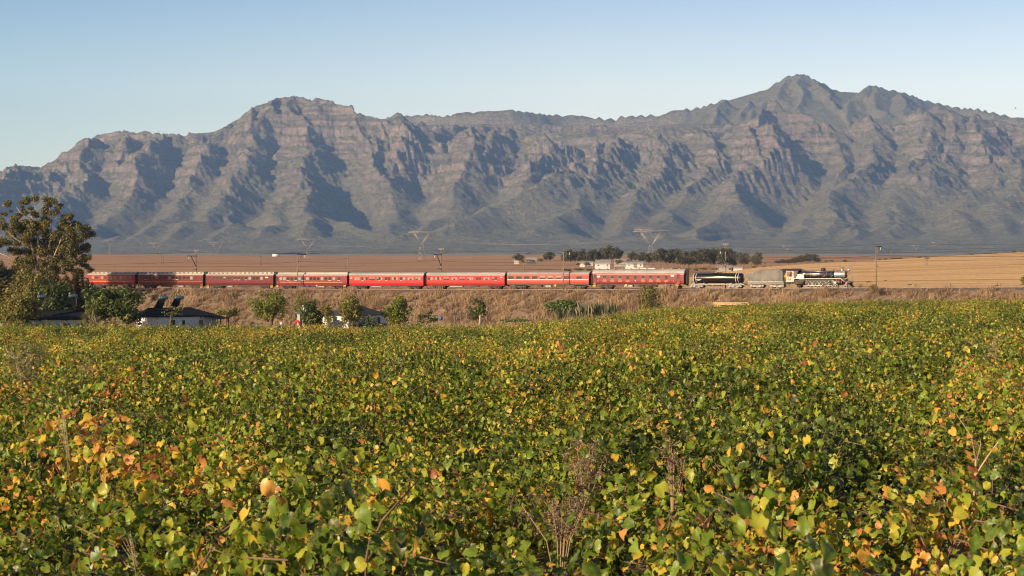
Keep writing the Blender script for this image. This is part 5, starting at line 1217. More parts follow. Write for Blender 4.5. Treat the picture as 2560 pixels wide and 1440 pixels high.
# reeds
rr_ = np.random.default_rng(8); root = empty("reed_bed", P(1465, 800, 344), 0, "stand of tall greyish reeds at the foot of the embankment", "reeds")
for cx_, wd, hh in ((1410, 26, 36), (1440, 26, 40), (1466, 24, 42), (1490, 22, 40), (1512, 22, 42), (1532, 18, 40)):
    nb = 150; sc = F / 344; bx_ = ((cx_ - 1465) + rr_.normal(0, wd*.4, nb)) / sc; by_ = rr_.normal(0, 1.3, nb); h = hh / sc * rr_.uniform(.35, 1.2, nb) * rr_.uniform(.75, 1.1); ln = rr_.normal(0, .35, nb); w = .035
    V = np.zeros((nb, 4, 3)); V[:, 0] = np.stack([bx_ - w, by_, 0*h - .3], 1); V[:, 1] = np.stack([bx_ + w, by_, 0*h - .3], 1); V[:, 2] = np.stack([bx_ + ln*.4 + w*1.5, by_, h*.7], 1); V[:, 3] = np.stack([bx_ + ln, by_ + rr_.normal(0, .2, nb), h], 1)
    link("reed_clump", np_mesh("reed_clump", V.reshape(-1, 3), np.arange(nb*4).reshape(-1, 4), False, [L_REED], {"tone": ("FACE", "FLOAT", rr_.random(nb).astype(np.float32))}), root)
# yucca
YB = P(244, 834, 312); yu = empty("yucca", YB, 0, "spiky yucca with two green rosettes over a brown leaf skirt", "yucca"); sc = F / 312
f = MB()
for (hx, hy) in ((212, 797), (234, 771)):
    v = P(hx, hy, 312) - YB; f.tube([(0, 0, -.3), (v.x*.4, 0, v.z*.5), tuple(v)], [.22, .17, .13], 0, 7)
f.obj("trunk", [DBARK], yu)
for (hx, hy, r) in ((212, 797, 26), (234, 771, 26)):
    v = P(hx, hy, 312) - YB; nb = 120; d = rr_.normal(size=(nb, 3)); d[:, 2] += .1; d /= np.linalg.norm(d, axis=1)[:, None]; L = r / sc * rr_.uniform(.7, 1.05, nb)
    sd_ = np.cross(d, np.array([0, 0, 1.])); sd_ /= np.linalg.norm(sd_, axis=1)[:, None] + 1e-9; c0 = np.array(v)
    V = np.stack([c0 - sd_*.03, c0 + d*L[:, None]*.45 - sd_*.045, c0 + d*L[:, None] - np.array([0, 0, .12]), c0 + d*L[:, None]*.45 + sd_*.045], 1)
    link("rosette", np_mesh("rosette", V.reshape(-1, 3), np.arange(nb*4).reshape(-1, 4), False, [L_LIGHT], {"tone": ("FACE", "FLOAT", rr_.random(nb).astype(np.float32))}), yu)
nb = 160; t = rr_.random(nb); c0 = np.stack([t * (P(228, 790, 312) - YB).x, 0*t, t * (P(228, 790, 312) - YB).z], 1); d = np.stack([rr_.normal(0, .5, nb), rr_.normal(0, .5, nb), -np.ones(nb)], 1); L = rr_.uniform(.6, 1.3, nb)
V = np.stack([c0, c0 + d*L[:, None]*.5 + np.array([.05, 0, 0]), c0 + d*L[:, None], c0 + d*L[:, None]*.5 - np.array([.05, 0, 0])], 1)
link("leaf_skirt", np_mesh("leaf_skirt", V.reshape(-1, 3), np.arange(nb*4).reshape(-1, 4), False, [L_WEED], {"tone": ("FACE", "FLOAT", rr_.random(nb).astype(np.float32))}), yu)

# ------------------------------------------------------------------ weeds standing above the vines
def weed(label, px, py, Y, hpx, wpx, m, stems, nb, size, seed, cat="weed", name="tall_weed", stalk=True, flat=.3, stretch=1.0, seedhead=.45):
    rg = np.random.default_rng(seed); B = P(px, py, Y); B.z = float(g_front(B.x, B.y)); top = (HOR - (py - hpx)) / F * Y; h = top - B.z; w = wpx / 2 / (F / Y)
    root = empty(name, B, 0, label, cat); f = MB(); cl = []
    for k in range(stems):
        e = Vector((rg.normal(0, .45)*w, rg.normal(0, .3)*w, h*rg.uniform(.8, 1.0))); mdl = Vector((e.x*.35, e.y*.35, h*.55))
        f.tube([(0, 0, 0), tuple(mdl), tuple(e)], [.007, .006, .003], 0, 5)
        for q in range(5):
            t = 1 - seedhead*q/5; p = mdl.lerp(e, (t - .55) / .45) if t > .55 else mdl
            r = w*.30*(1 - .1*q); cl.append((p.x + rg.normal(0, .8)*r, p.y + rg.normal(0, .5)*r, p.z + rg.normal(0, .5)*r, r, r, r*1.1))
    if stalk: f.obj("stem", [pm("weed_stem", (.42, .27, .16), (.3, .19, .11), 3, .8)], root)
    for k in range(stems): link("seed_head", crown_mesh("seed_head", cl[k*5:k*5+5], size, nb, rg, m, flat=flat, stretch=stretch, hollow=.1), root)["kind"] = "stuff"
    return root
weed("dead brown weed with three fluffy seed heads amid the near vines", 1462, 1250, 25, 152, 110, L_WEED, 9, 9000, .017, 1)
weed("dead brown weed leaning beside large pale vine leaves, right of the fluffy one", 1682, 1250, 24, 140, 70, L_WEED, 8, 9000, .017, 2)
weed("low dead weed patch below the fluffy seed heads", 1400, 1290, 22, 70, 150, L_WEED, 9, 6500, .017, 3)
weed("bluish green grassy bush rising from the vines near the cottages", 70, 960, 62, 82, 150, L_REED, 9, 420, .09, 4, name="grassy_bush", flat=.12, stretch=1.5, seedhead=.9, cat="shrub")
weed("reddish brown dry bush among vines beside the grassy bush", 232, 950, 64, 50, 110, L_WEED, 7, 420, .05, 5, name="dry_bush", seedhead=.9, cat="shrub")
weed("thin dark weed beside the reddish brown bush", 360, 940, 66, 45, 40, L_WEED, 3, 300, .04, 6, seedhead=.9)
weed("brown dry weed at the vineyard's far side below the locomotive", 2490, 930, 75, 90, 110, L_WEED, 7, 160, .05, 7, name="dry_bush", seedhead=.9, cat="shrub")
weed("faint straw weed in the vines under the middle red coach", 990, 930, 72, 45, 60, L_WEED, 4, 160, .04, 8, seedhead=.8)
# bare fennel stalk near the frame's edge
SB = P(2432, 1330, 24.0); SB.z = float(g_front(SB.x, SB.y)); st = empty("fennel_stalk", SB, 0, "bare tan fennel stalk with forked umbels standing over the vines", "weed")
f = MB(); q = lambda x, y: tuple(P(x, y, 24.0) - SB)
f.tube([(0, 0, 0), q(2428, 1290), q(2436, 1230), q(2440, 1150)], [.018, .016, .015, .011], 0, 7)
f.tube([q(2438, 1190), q(2470, 1140), q(2492, 1110), q(2515, 1080)], [.013, .010, .008, .005], 0, 6)
f.tube([q(2440, 1150), q(2428, 1090), q(2408, 1060), q(2390, 1035)], [.009, .006, .005, .003], 0, 5)
f.tube([q(2440, 1160), q(2452, 1110), q(2446, 1075)], [.007, .005, .003], 0, 5)
f.obj("stem", [pm("fennel_tan", (.52, .33, .20), (.40, .25, .14), 4, .7)], st)
cl = []
for (x, y, r) in ((2370, 1030, 14), (2422, 1015, 10), (2418, 1050, 12), (2515, 1078, 12), (2436, 1112, 13), (2446, 1085, 10), (2350, 1160, 16), (2550, 1050, 12)):
    v = q(x, y); k_ = r / (F/19.5); cl.append((v[0], v[1], v[2], k_*1.3, k_, k_*.6))
for c_1 in cl: link("umbel", crown_mesh("umbel", [c_1], .010, 14000, rr_, L_WEED, flat=.2, stretch=1.6, hollow=.05), st)["kind"] = "stuff"
for px_, py_, lab in ((350, 1400, "pale feathery grass head among dark leaves near the bottom edge"), (182, 1090, "thin straw grass stem crossing yellow leaves")):
    B = P(px_, py_, 16); B.z = float(g_front(B.x, B.y)); g = empty("grass_stem", B, 0, lab, "grass"); f = MB(); h = (HOR - (py_ - 55)) / F*16 - B.z
    f.tube([(0, 0, 0), (.02, 0, h*.6), (-.08, 0, h)], [.004, .003, .002], 0, 4)
    for k in range(5): f.tube([(-.02, 0, h*.85), (-.08 - .02*k, .01*k, h + .03*(2-k))], [.003, .001], 0, 4)
    f.obj("stem", [pm("straw_stem", (.5, .38, .22))], g)
# ------------------------------------------------------------------ cottages
LIME = pm("limewash_white", (.74, .73, .70), (.58, .57, .54), 1.4, .85)
SLATE = pm("slate_roof", (.040, .040, .045), (.07, .067, .068), 2.5, .75, 0, .2)
TIN = pm("dark_tin_roof", (.012, .012, .014), (.026, .024, .024), 1.2, .7, 0, .15, sc=(1, 4, 1))
DKWIN = pm("dark_window", (.012, .013, .016), (.03, .03, .032), 3, .15)
BLUEP = pm("blue_dado", (.045, .06, .085), (.07, .085, .11), 2, .8)
BLUED = pm("blue_door", (.05, .12, .22), (.04, .09, .17), 2, .6)
TANKB = pm("tank_blue_grey", (.085, .135, .16), (.055, .09, .11), 3, .35, .2)
PANEL = pm("collector_black", (.010, .010, .012), (.018, .018, .02), 3, .8, 0, .03)
STRUT = pm("galvanised_strut", (.18, .17, .16), (.10, .095, .09), 4, .5, .3)
def cottage(px, py, Y, ang, L, W, wall_h, roof_h, label, openings, roofm, hip_far=False, hip_near=False, dado=0, porch=False, gable=True, vents=()):
    """corner nearest the camera at pixel (px,py); the long wall runs along ang to the right and back"""
    C = P(px, py, Y); root = empty("cottage", C, ang, label, "cottage")
    # local: x along the long wall, y into the house
    f = MB(); t = .22
    f.box(0, L, 0, t, 0, wall_h); f.box(0, L, W-t, W, 0, wall_h); f.box(0, t, t, W-t, 0, wall_h); f.box(L-t, L, t, W-t, 0, wall_h)
    if not hip_near: f.prism([(0, wall_h), (W, wall_h), (W/2, wall_h + roof_h)], 0, t, 'X')
    if not hip_far: f.prism([(0, wall_h), (W, wall_h), (W/2, wall_h + roof_h)], L-t, L, 'X')
    f.obj("wall", [LIME], root)
    o_ = .35; e = .12
    a0 = (W/2 if hip_near else -o_*.6); a1 = (L - W/2 if hip_far else L + o_*.6)
    f = MB(); z0 = wall_h - .12; z1 = wall_h + roof_h
    ev = [(-o_, -o_, z0), (L+o_, -o_, z0), (L+o_, W+o_, z0), (-o_, W+o_, z0), (a0, W/2, z1), (a1, W/2, z1)]
    tp = [(x, y, z + e) for x, y, z in ev]
    f.add(ev + tp, [(6,7,11,10), (8,9,10,11), (9,6,10), (7,8,11), (0,1,7,6), (1,2,8,7), (2,3,9,8), (3,0,6,9), (0,4,5,1), (2,5,4,3), (0,3,4), (1,5,2)])
    rf = f.obj("roof", [roofm], root)
    f = MB(); f.bar((a0, W/2, z1+e), (a1, W/2, z1+e), .10); f.obj("ridge_cap", [roofm], rf)
    for (u0, u1, v0, v1, kind) in openings:
        f = MB(); side_ring(f, u0, u1, v0, v1, -.002, .07, .03); fr = f.obj("door" if kind == 'd' else "window", [BLUED if kind in 'db' else LIME], root)
        f = MB(); f.box(u0, u1, -.02, -.004, v0, v1); f.box((u0+u1)/2-.025, (u0+u1)/2+.025, -.035, -.021, v0, v1, 1); f.obj("pane", [BLUED if kind == 'd' else DKWIN, DKWIN], fr)
    for u0, v0 in vents:
        f = MB(); f.box(u0-.12, u0+.12, -.02, -.003, v0-.1, v0+.1); f.obj("air_brick", [DKWIN], root)
    if dado:
        f = MB(); f.box(-.012, L+.012, -.012, -.003, 0, dado); f.obj("dado", [BLUEP], root)
    if porch:
        f = MB(); f.add([(L-3.4, -2.2, wall_h-.55), (L+.6, -2.2, wall_h-.55), (L+.6, .1, wall_h-.14), (L-3.4, .1, wall_h-.14), (L-3.4, -2.2, wall_h-.47), (L+.6, -2.2, wall_h-.47), (L+.6, .1, wall_h-.05), (L-3.4, .1, wall_h-.05)], [(4,5,6,7),(0,3,2,1),(0,1,5,4),(1,2,6,5),(2,3,7,6),(3,0,4,7)]); f.obj("porch_roof", [roofm], root)
        for u in (L-3.2, L-1.3, L+.4):
            f = MB(); f.box(u-.08, u+.08, -2.1, -1.94, -.1, wall_h-.5); f.obj("porch_post", [pm("porch_post_dark", (.05, .04, .035))], root)
    return root
A50 = R(50)
cottage(401, 832, 325, A50, 12.5, 6.2, 2.65, 1.2, "white cottage with sunlit dappled gable and two tanks on its dark roof", [(2.2, 3.0, 1.0, 2.0, 'b'), (8.2, 9.1, 0, 2.0, 'w'), (4.6, 5.2, 1.2, 2.0, 'w')], TIN, hip_far=True, porch=True, vents=((8.6, 2.4), (2.5, 2.4)))
cottage(-26, 842, 318, R(24), 15.5, 6.0, 2.7, 1.35, "white cottage in shade behind the round olive tree, with two dark windows", [(7.4, 8.3, .55, 1.95, 'b'), (11.6, 12.6, .7, 2.05, 'w'), (2.0, 3.0, .7, 2.0, 'w')], TIN, hip_far=False, vents=((8.0, 2.5), (12.2, 2.5)))
cottage(872, 825, 334, A50, 9.2, 6.2, 2.5, 1.35, "white cottage with slate grey hipped roof and dark blue base band", [(6.9, 7.6, .95, 2.0, 'w'), (3.2, 3.9, .95, 2.0, 'w')], SLATE, hip_far=True, hip_near=True, dado=.98)
# low boundary wall in sun at the picture's edge
f = MB(); B = P(2, 842, 312); f.box(0, 3.4, 0, .25, 0, 1.25); f.box(-.1, .35, -.08, .33, 0, 1.55); f.box(-.05, 3.45, -.04, .29, 1.25, 1.33); o = f.obj("garden_wall", [LIME]); o.location = B; o.rotation_euler.z = R(-12)
tag(o, "low white garden wall glowing in sun under the round olive tree", "wall")
# small overgrown outbuilding with chimney
B = P(747, 828, 331); ob = empty("outbuilding", B, R(14), "little outbuilding with a white corner pillar and chimney, smothered by the black-green tree", "outbuilding")
f = MB(); f.box(.0, 3.2, .0, .2, 0, 2.9); f.box(0, .2, .2, 1.6, 0, 2.9); f.box(3.0, 3.2, .2, 1.6, 0, 2.9); f.box(.2, 3.0, 1.4, 1.6, 0, 2.9); f.obj("wall", [pm("tan_plaster", (.42, .33, .23), (.34, .26, .18), 2, .9)], ob)
f = MB(); f.box(-.25, .18, -.18, -.003, .55, 2.95); f.obj("pillar", [LIME], ob)
f = MB(); f.box(-.25, .18, -.18, -.003, 0, .55); f.obj("pillar_base", [pm("pale_green_paint", (.30, .36, .30))], ob)
f = MB(); f.box(-.4, 3.4, -.4, 1.9, 2.96, 3.2); f.obj("roof", [pm("roof_blue_grey", (.16, .19, .20))], ob)
f = MB(); f.box(.9, 1.7, .7, 1.4, 3.2, 4.1); f.box(.8, 1.8, .6, 1.5, 4.1, 4.25); f.obj("chimney", [LIME], ob)
# solar water heaters on the two tin roofs
def geyser(px, py, Y, lab):
    C = P(px, py, Y); root = empty("solar_water_heater", C, R(20), lab, "water heater", "solar water heaters on the cottage roofs")
    f = MB(); f.lathe([(.02, -.75), (.24, -.72), (.29, -.62), (.29, .62), (.24, .72), (.02, .75)], (0, 0, 0), 'X', 16); f.obj("tank", [TANKB], root)
    f = MB(); f.lathe([(.295, -.05), (.31, -.05), (.31, .05), (.295, .05)], (-.35, 0, 0), 'X', 16); f.lathe([(.1, .26), (.16, .30), (.16, .48), (.11, .56), (.17, .60), (.02, .62)], (-.5, 0, 0), 'Z', 10); f.obj("expansion_cap", [STRUT], root)
    f = MB(); f.add([(-.8, -.1, -.25), (.35, -.1, -.25), (-.35, -.5, -1.75), (-1.75, -.5, -1.75), (-.8, -.02, -.22), (.35, -.02, -.22), (-.35, -.42, -1.72), (-1.75, -.42, -1.72)], [(0,1,2,3),(7,6,5,4),(0,4,5,1),(1,5,6,2),(2,6,7,3),(3,7,4,0)]); f.obj("collector", [PANEL], root)
    f = MB(); f.bar((.55, .2, -.2), (.6, .3, -1.75), .035); f.bar((.45, -.2, -.2), (.5, -.3, -1.75), .035); f.bar((.5, 0, -.3), (-.35, -.2, -1.75), .035); f.bar((.58, .2, -1.5), (0, -.1, -.95), .022); f.obj("stand", [STRUT], root)
geyser(409, 744.5, 326.5, "solar heater with steel cap, nearer the fig tree on the gabled cottage roof")
geyser(448, 743.5, 328.5, "solar heater farther from the fig tree on the gabled cottage roof")
geyser(105, 741.5, 322, "blue tank of the heater just beside the round olive tree's crown")
geyser(183, 740, 326, "pale blue tank over a slanting collector, near the yucca")

# ------------------------------------------------------------------ things in the yard
B = P(742.5, 812, 317); f = MB()
f.tube([(-.42, 0, -.1), (-.36, 0, .25), (-.14, 0, .52), (.10, 0, .58), (.32, 0, .40), (.44, 0, .05), (.46, 0, -.12)], [.10, .15, .19, .20, .17, .13, .09], 0, 8)
o = f.obj("red_cloth", [pm("red_cloth", (.62, .02, .025), (.48, .015, .02), 4, .8)]); o.location = B; o["label"] = "red cloth humped over the dark low table by the white pillar"; o["category"] = "cloth"
B = P(741, 816.5, 317); tb = empty("low_table", B, 0, "low dark table with grey top under the red cloth", "table")
f = MB(); f.box(-1.0, 1.0, -.4, .4, -.05, .02); f.obj("table_top", [STRUT], tb)
for xx in (-.9, .9):
    f = MB(); f.box(xx-.04, xx+.04, -.3, .3, -.75, -.05); f.obj("leg", [BLK], tb)
B = P(694, 820, 316); f = MB(); f.lathe([(.02, 0), (.42, 0), (.5, .45), (.46, .45), (.40, .06), (.02, .05)], (0, 0, -.1), 'Z', 14); o = f.obj("tub", [pm("teal_plastic", (.02, .22, .17), (.015, .16, .12), 3, .4)]); o.location = B; tag(o, "teal green tub lying beyond the vines near the round tree", "tub")
B = P(642, 821, 314); f = MB(); f.lathe([(.02, 0), (.29, 0), (.30, .28), (.31, .30), (.30, .32), (.30, .58), (.31, .6), (.29, .62), (.29, .88), (.02, .88)], (0, 0, -.2), 'Z', 14); o = f.obj("drum", [pm("blue_grey_drum", (.12, .20, .27), (.09, .14, .19), 3, .5)]); o.location = B; tag(o, "blue grey drum in front of the small round dark shrub", "drum")
B = P(704, 812, 320); f = MB(); f.lathe([(.02, 0), (.26, .05), (.30, .2), (.2, .36), (.02, .42)], (0, 0, 0), 'Z', 10); o = f.obj("sack", [LIME]); o.location = B; tag(o, "small white sack on the dark heap near the round tree", "sack")
B = P(1102, 800, 322); f = MB(); f.lathe([(.02, 0), (.30, .02), (.33, .3), (.30, .55), (.02, .6)], (0, 0, 0), 'Z', 12); o = f.obj("bucket", [pm("bright_blue_plastic", (.05, .12, .38), (.04, .09, .28), 3, .4)]); o.location = B; tag(o, "blue bucket by the short pale post", "bucket")
for px, y0, y1, w, lab, top in ((1031, 789, 826, .10, "tall rusty brown gate post beside the dense upright tree", True), (1116, 794, 812, .09, "short pale post behind the blue bucket", False), (1137, 787, 824, .05, "thin post with a dark box on top", True), (1151, 794, 826, .06, "thin grey fence post standing right of the box-topped one", False), (1355, 783, 806, .08, "weathered stump post at the edge of the reeds", False)):
    Yp = 316 if y1 > 815 else 324; B = P(px, y1, Yp); h = (y1 - y0) / F * Yp
    root = empty("fence_post", B, 0, lab, "post", "posts along the yard edge"); f = MB(); f.bar((0, 0, -.2), (0, 0, h), w, 0, 7, w*.85); f.obj("post", [pm("rust_post", (.20, .10, .07), (.13, .07, .05)) if px == 1031 else MAST], root)
    if top:
        f = MB()
        if px == 1137: f.box(-.42, .42, -.15, .15, h, h+.22)
        else: f.box(-.3, .25, -.06, .06, h-.05, h+.08)
        f.obj("box", [BLK], root)
# culvert in the embankment
Yc = 390.; B = P(1828, 784, Yc); cu = empty("culvert", B, TA, "yellow concrete culvert headwall with dark slot and slanting wing wall", "culvert")
CONC = pm("yellow_concrete", (.52, .37, .17), (.38, .26, .13), 1.5, .9); sc = F / Yc
f = MB(); w = 6.1; h = 26.5 / sc
f.box(-3.6, -1.95, -.2, .4, 0, h); f.box(1.95, 3.9, -.2, .4, 0, h); f.box(-1.95, 1.95, -.2, .4, 1.66, h); f.obj("headwall", [CONC], cu)
f = MB(); f.box(-3.65, 3.95, -.32, .5, h, h+.14); f.obj("coping", [CONC], cu)
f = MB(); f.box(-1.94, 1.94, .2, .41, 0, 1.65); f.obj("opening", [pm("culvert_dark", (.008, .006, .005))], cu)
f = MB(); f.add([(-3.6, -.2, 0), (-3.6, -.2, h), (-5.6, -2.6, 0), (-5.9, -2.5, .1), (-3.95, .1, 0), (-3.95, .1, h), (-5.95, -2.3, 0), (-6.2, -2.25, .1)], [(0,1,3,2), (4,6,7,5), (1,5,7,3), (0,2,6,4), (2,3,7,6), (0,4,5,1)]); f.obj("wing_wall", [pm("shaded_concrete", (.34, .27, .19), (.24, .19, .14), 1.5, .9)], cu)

# ------------------------------------------------------------------ far farm, groves and fields
BARNW = pm("barn_white", (.70, .68, .65), (.6, .58, .55), .4, .9)
TINF = pm("farm_tin", (.42, .38, .34), (.32, .29, .26), .5, .5)
def far_house(px, y0, y1, wpx, Y, label, name="farmhouse", roof=TINF, ang=0.0, frac=.5, depth=8, doors=((.5, .2, .7),), wallm=BARNW, flat=False, cat="farm building"):
    sc = F / Y; z = plain_z((px - 1280) / F * Y, Y); B = Vector(((px - 1280) / F * Y, Y, z)); B.z = (HOR - y1) / F * Y
    root = empty(name, B, R(ang), label, cat); L = wpx / sc; h = (y1 - y0) / sc; hw = h * frac
    f = MB(); f.box(-L/2, L/2, 0, .4, -2, hw); f.box(-L/2, -L/2+.4, .4, depth-.4, -2, hw); f.box(L/2-.4, L/2, .4, depth-.4, -2, hw); f.box(-L/2, L/2, depth-.4, depth, -2, hw)
    if not flat: f.prism([(0, hw), (depth, hw), (depth/2, h)], -L/2, -L/2+.4, 'X'); f.prism([(0, hw), (depth, hw), (depth/2, h)], L/2-.4, L/2, 'X')
    f.obj("wall", [wallm], root)
    f = MB()
    if flat: f.box(-L/2-.4, L/2+.4, -.5, depth+.4, hw, h)
    else: f.prism([(-.6, hw-.25), (depth/2, h), (depth+.6, hw-.25), (depth+.6, hw), (depth/2, h+.3), (-.6, hw)], -L/2-.5, L/2+.5, 'X')
    f.obj("roof", [roof], root)
    for (c, w, hh) in doors:
        f = MB(); f.box(-L/2 + L*c - L*w/2, -L/2 + L*c + L*w/2, -.12, -.01, 0 if hh > .5 else hw*.35, hw*(hh if hh > .5 else hh+.35)); f.obj("door" if hh > .5 else "window", [DKWIN if hh < .5 else GREYM], root)
    return root
far_house(1587, 653, 668.5, 42, 1420, "long white barn with a tall grey door below the pylon", "barn", frac=.72, depth=16, doors=((.52, .2, .85), (.15, .06, .3), (.85, .06, .3)))
far_house(1587, 656.5, 668.6, 70, 1400, "low white yard wall in front of the barn", "yard_wall", flat=True, frac=.85, depth=1.0, doors=()) if False else None
far_house(1508, 650, 666, 34, 1450, "white farmhouse with grey gabled roof before the dark grove", frac=.55, depth=13, doors=((.3, .1, .3), (.6, .1, .3), (.8, .08, .7)))
far_house(1501, 658, 668, 26, 1430, "low white lean-to in front of the farmhouse", "outhouse", flat=True, frac=.85, depth=6, doors=((.3, .12, .3),))
far_house(1456, 655, 661, 12, 1480, "tiny white hut half hidden by shrubs beside the grove", "hut", frac=.6, depth=6, doors=())
far_house(1476, 654.5, 659.5, 12, 1490, "small white hut right of the tiny one", "hut", frac=.6, depth=6, doors=())
far_house(1560, 648, 660, 46, 1520, "blue grey shed roof behind the white barn", "shed", frac=.5, depth=12, doors=(), wallm=TINF)
far_house(1612, 668.6, 670.6, 50, 1385, "long low white wall in front of the barn", "yard_wall", flat=True, frac=.8, depth=1.0, doors=(), cat="wall")
far_house(1329, 644.5, 655, 24, 1700, "cream cottage between two dark trees on the far field", frac=.5, depth=10, doors=((.8, .1, .3),), wallm=pm("cream_wall", (.62, .54, .38)))
far_house(1291, 648, 654.5, 12, 1720, "small cream shed half hidden by a tree on the far field", "shed", frac=.5, depth=8, doors=(), wallm=pm("cream_wall", (.62, .54, .38)))
far_house(1811, 664.5, 672, 34, 1350, "pale grey shed behind the tank wagon's mast", "shed", frac=.5, depth=12, doors=((.4, .1, .3),), wallm=TINF)
far_house(1845, 667, 672, 22, 1350, "cream shed joined to the pale grey one", "shed", frac=.6, depth=8, doors=((.4, .1, .3),))
B = P(690, 640.5, 2850); f = MB(); f.lathe([(5.3, -1), (5.3, 2.6), (4.8, 3.0), (.1, 3.3)], (0, 0, 0), 'Z', 24); o = f.obj("reservoir", [pm("reservoir_white", (.72, .66, .58), (.62, .56, .5), .3, .6)]); o.location = B; tag(o, "round white reservoir on the skyline of the brown field", "reservoir")

fr = np.random.default_rng(21); protos = []
for k in range(6):
    tall = k < 4; cl = []
    for i in range(24 if tall else 14):
        d = fr.normal(size=3); d /= np.linalg.norm(d); q = .35 + .5*fr.random(); s = .26 + .18*fr.random()
        cl.append((d[0]*.40*q*1.2, d[1]*.40*q, .56 + d[2]*.42*q if tall else .48 + d[2]*.4*q, s*.44, s*.44, s*.40))
    cm = crown_mesh("crown", cl, .034, 5200, fr, L_FAR if tall else L_OLIVE, hollow=.3, up=.5)
    tm = None
    if tall:
        f = MB(); f.tube([(0, 0, -.06), (.01, 0, .3), (.03, 0, .6)], [.02, .016, .01], 0, 5); f.tube([(.01, 0, .3), (-.14, .05, .6)], [.012, .006], 0, 5); f.tube([(.01, 0, .33), (.16, -.04, .62)], [.012, .006], 0, 5)
        tm = f.mesh("trunk", [BARK])
    protos.append((cm, tm))
def far_tree(px, y0, y1, wpx, Y, label, group=None, bush=False, name=None):
    sc = F / Y; B = P(px, y1, Y); h = (y1 - y0) / sc; w = wpx / sc
    root = empty(name or ("bush" if bush else "far_tree"), B, fr.uniform(0, 6.28), label, "bush" if bush else "tree", group)
    cm, tm = protos[fr.integers(4, 6) if bush else fr.integers(0, 4)]
    root.scale = (w*(1.3 if bush else 1.8), w*(1.1 if bush else 1.5), h*(1.05 if bush else 1.16))
    link("crown", cm, root)
    if tm: link("trunk", tm, root)
ordn = ["first", "second", "third", "fourth", "fifth", "sixth", "seventh", "eighth", "ninth", "tenth", "eleventh", "twelfth", "thirteenth", "fourteenth"]
for i, (x, y0, y1, w) in enumerate([(1424,629,661,30),(1441,631,660,24),(1457,628,660,26),(1474,629,659,24),(1490,627,660,28),(1508,623,657,26),(1524,619,656,30),(1541,623,658,26)]):
    far_tree(x, y0, y1, w, 1530 + (i % 3)*18, ordn[i] + " gum from the left in the dark grove behind the white farmhouse", "grove behind the farmhouse")
for i, (x, y0, y1, w) in enumerate([(1650,624,664,32),(1668,627,666,28),(1686,626,667,30),(1704,630,668,28),(1722,632,669,28),(1740,629,669,30),(1757,626,669,32),(1775,627,670,28),(1790,625,670,30),(1806,621,670,34),(1822,625,671,30),(1834,640,669,20)]):
    far_tree(x, y0, y1, w, 1400 + (i % 3)*16, ordn[i] + " gum from the left in the tall grove behind the tank wagon", "grove behind the tank wagon")
for i, (x, y0, y1, w) in enumerate([(1945,652,660,18),(1957,650,660,18),(1972,650,661,18),(1986,646,661,22),(2002,641,660,24),(2018,638,659,26),(2033,637,658,24),(2043,645,658,16)]):
    far_tree(x, y0, y1, w, 1180 + (i % 3)*12, ordn[i] + " tree from the left in the hedge line over the locomotive boiler", "hedge line over the locomotive")
for x, y0, y1, w, Y, lab in [(1297,637,656,20,1690,"dark tree beside the cream shed on the far field"),(1372,631,656,22,1690,"dark upright tree right of the cream cottage"),(1583,632,656,20,1500,"dark tree left of the near pylon"),(1605,633,660,18,1480,"tree at the near pylon's left leg"),(1621,632,662,22,1460,"dark tree behind the near pylon's legs"),(1858,635,668,34,1330,"broad gum standing apart, right of the tall grove"),(1892,634,669,24,1320,"narrow gum standing alone before the tender")]:
    far_tree(x, y0, y1, w, Y, lab)
for x, y0, y1, w, Y, lab in [(1305,648,657,14,1685,"small bush under the dark tree by the cream shed"),(1351,645,655,16,1690,"round bush between cream cottage and upright tree"),(1445,655,665,13,1440,"low round bush near the tiny hut"),(1468,652,666,22,1435,"big bush beside the farmhouse lean-to"),(1548,646,662,26,1425,"green bush between farmhouse and barn"),(1573,645,655,16,1440,"bush touching the barn's roof"),(1418,669,680,22,1150,"bush above the roof of the faded red coach, by the mast"),(1448,668,678,26,1150,"widest bush above the roof of the faded red coach"),(1473,669,679,16,1150,"bush over the end of the faded red coach"),(1488,670,679,10,1150,"smallest bush over the gap behind the tall maroon coach"),(1693,668,676,20,1180,"bush over the tall maroon coach's end, first of the green row"),(1716,668,677,24,1180,"second bush of the green row behind the tall coach"),(1738,669,678,22,1180,"bush of the green row just over the tank wagon's tail"),(1760,667,676,24,1180,"green bush above the tank wagon filler"),(1786,668,676,20,1180,"green bush before the pale grey shed"),(1826,669,676,12,1180,"dark bush in front of the cream shed"),(1886,663,671,14,1170,"bush at the lone gum's foot"),(1909,664,669,12,1130,"small bush on the golden rise above the tender"),(1926,663,667,10,1120,"tiny bush next to the small one above the tender"),(1912,655,660,8,1300,"speck of a bush on the brown field above the tender"),(2112,647,656,18,1080,"bush on the golden crest between chimney and mast"),(2066,650,655,14,1250,"faint bush beyond the golden crest over the dome"),(2078,648,655,14,1250,"faint bush beyond the crest, right of the other faint one")]:
    far_tree(x, y0, y1, w, Y, lab, None, True)
def crest_y(x): return float(np.interp(x, [1300, 1560, 1740, 1900, 2050, 2190, 2380, 2560, 2900], [735, 716, 691, 668, 658, 651, 640, 631, 622]))
for i, (x, w, h) in enumerate([(2181,14,4),(2200,12,5),(2214,14,6),(2236,22,6),(2250,16,6),(2286,8,3),(2300,14,5),(2318,14,4),(2341,12,4),(2352,9,4),(2360,8,4),(2430,11,5),(2451,12,4),(2475,11,5),(2492,14,6),(2520,20,4),(2536,16,8),(2556,12,6)]):
    far_tree(x, crest_y(x) + 1.2 - h, crest_y(x) + 1.4, w, 1010, (ordn + ["fifteenth", "sixteenth", "seventeenth", "eighteenth"])[i] + " low bush rightwards of the lone mast along the golden crest", "bushes along the golden crest", True)
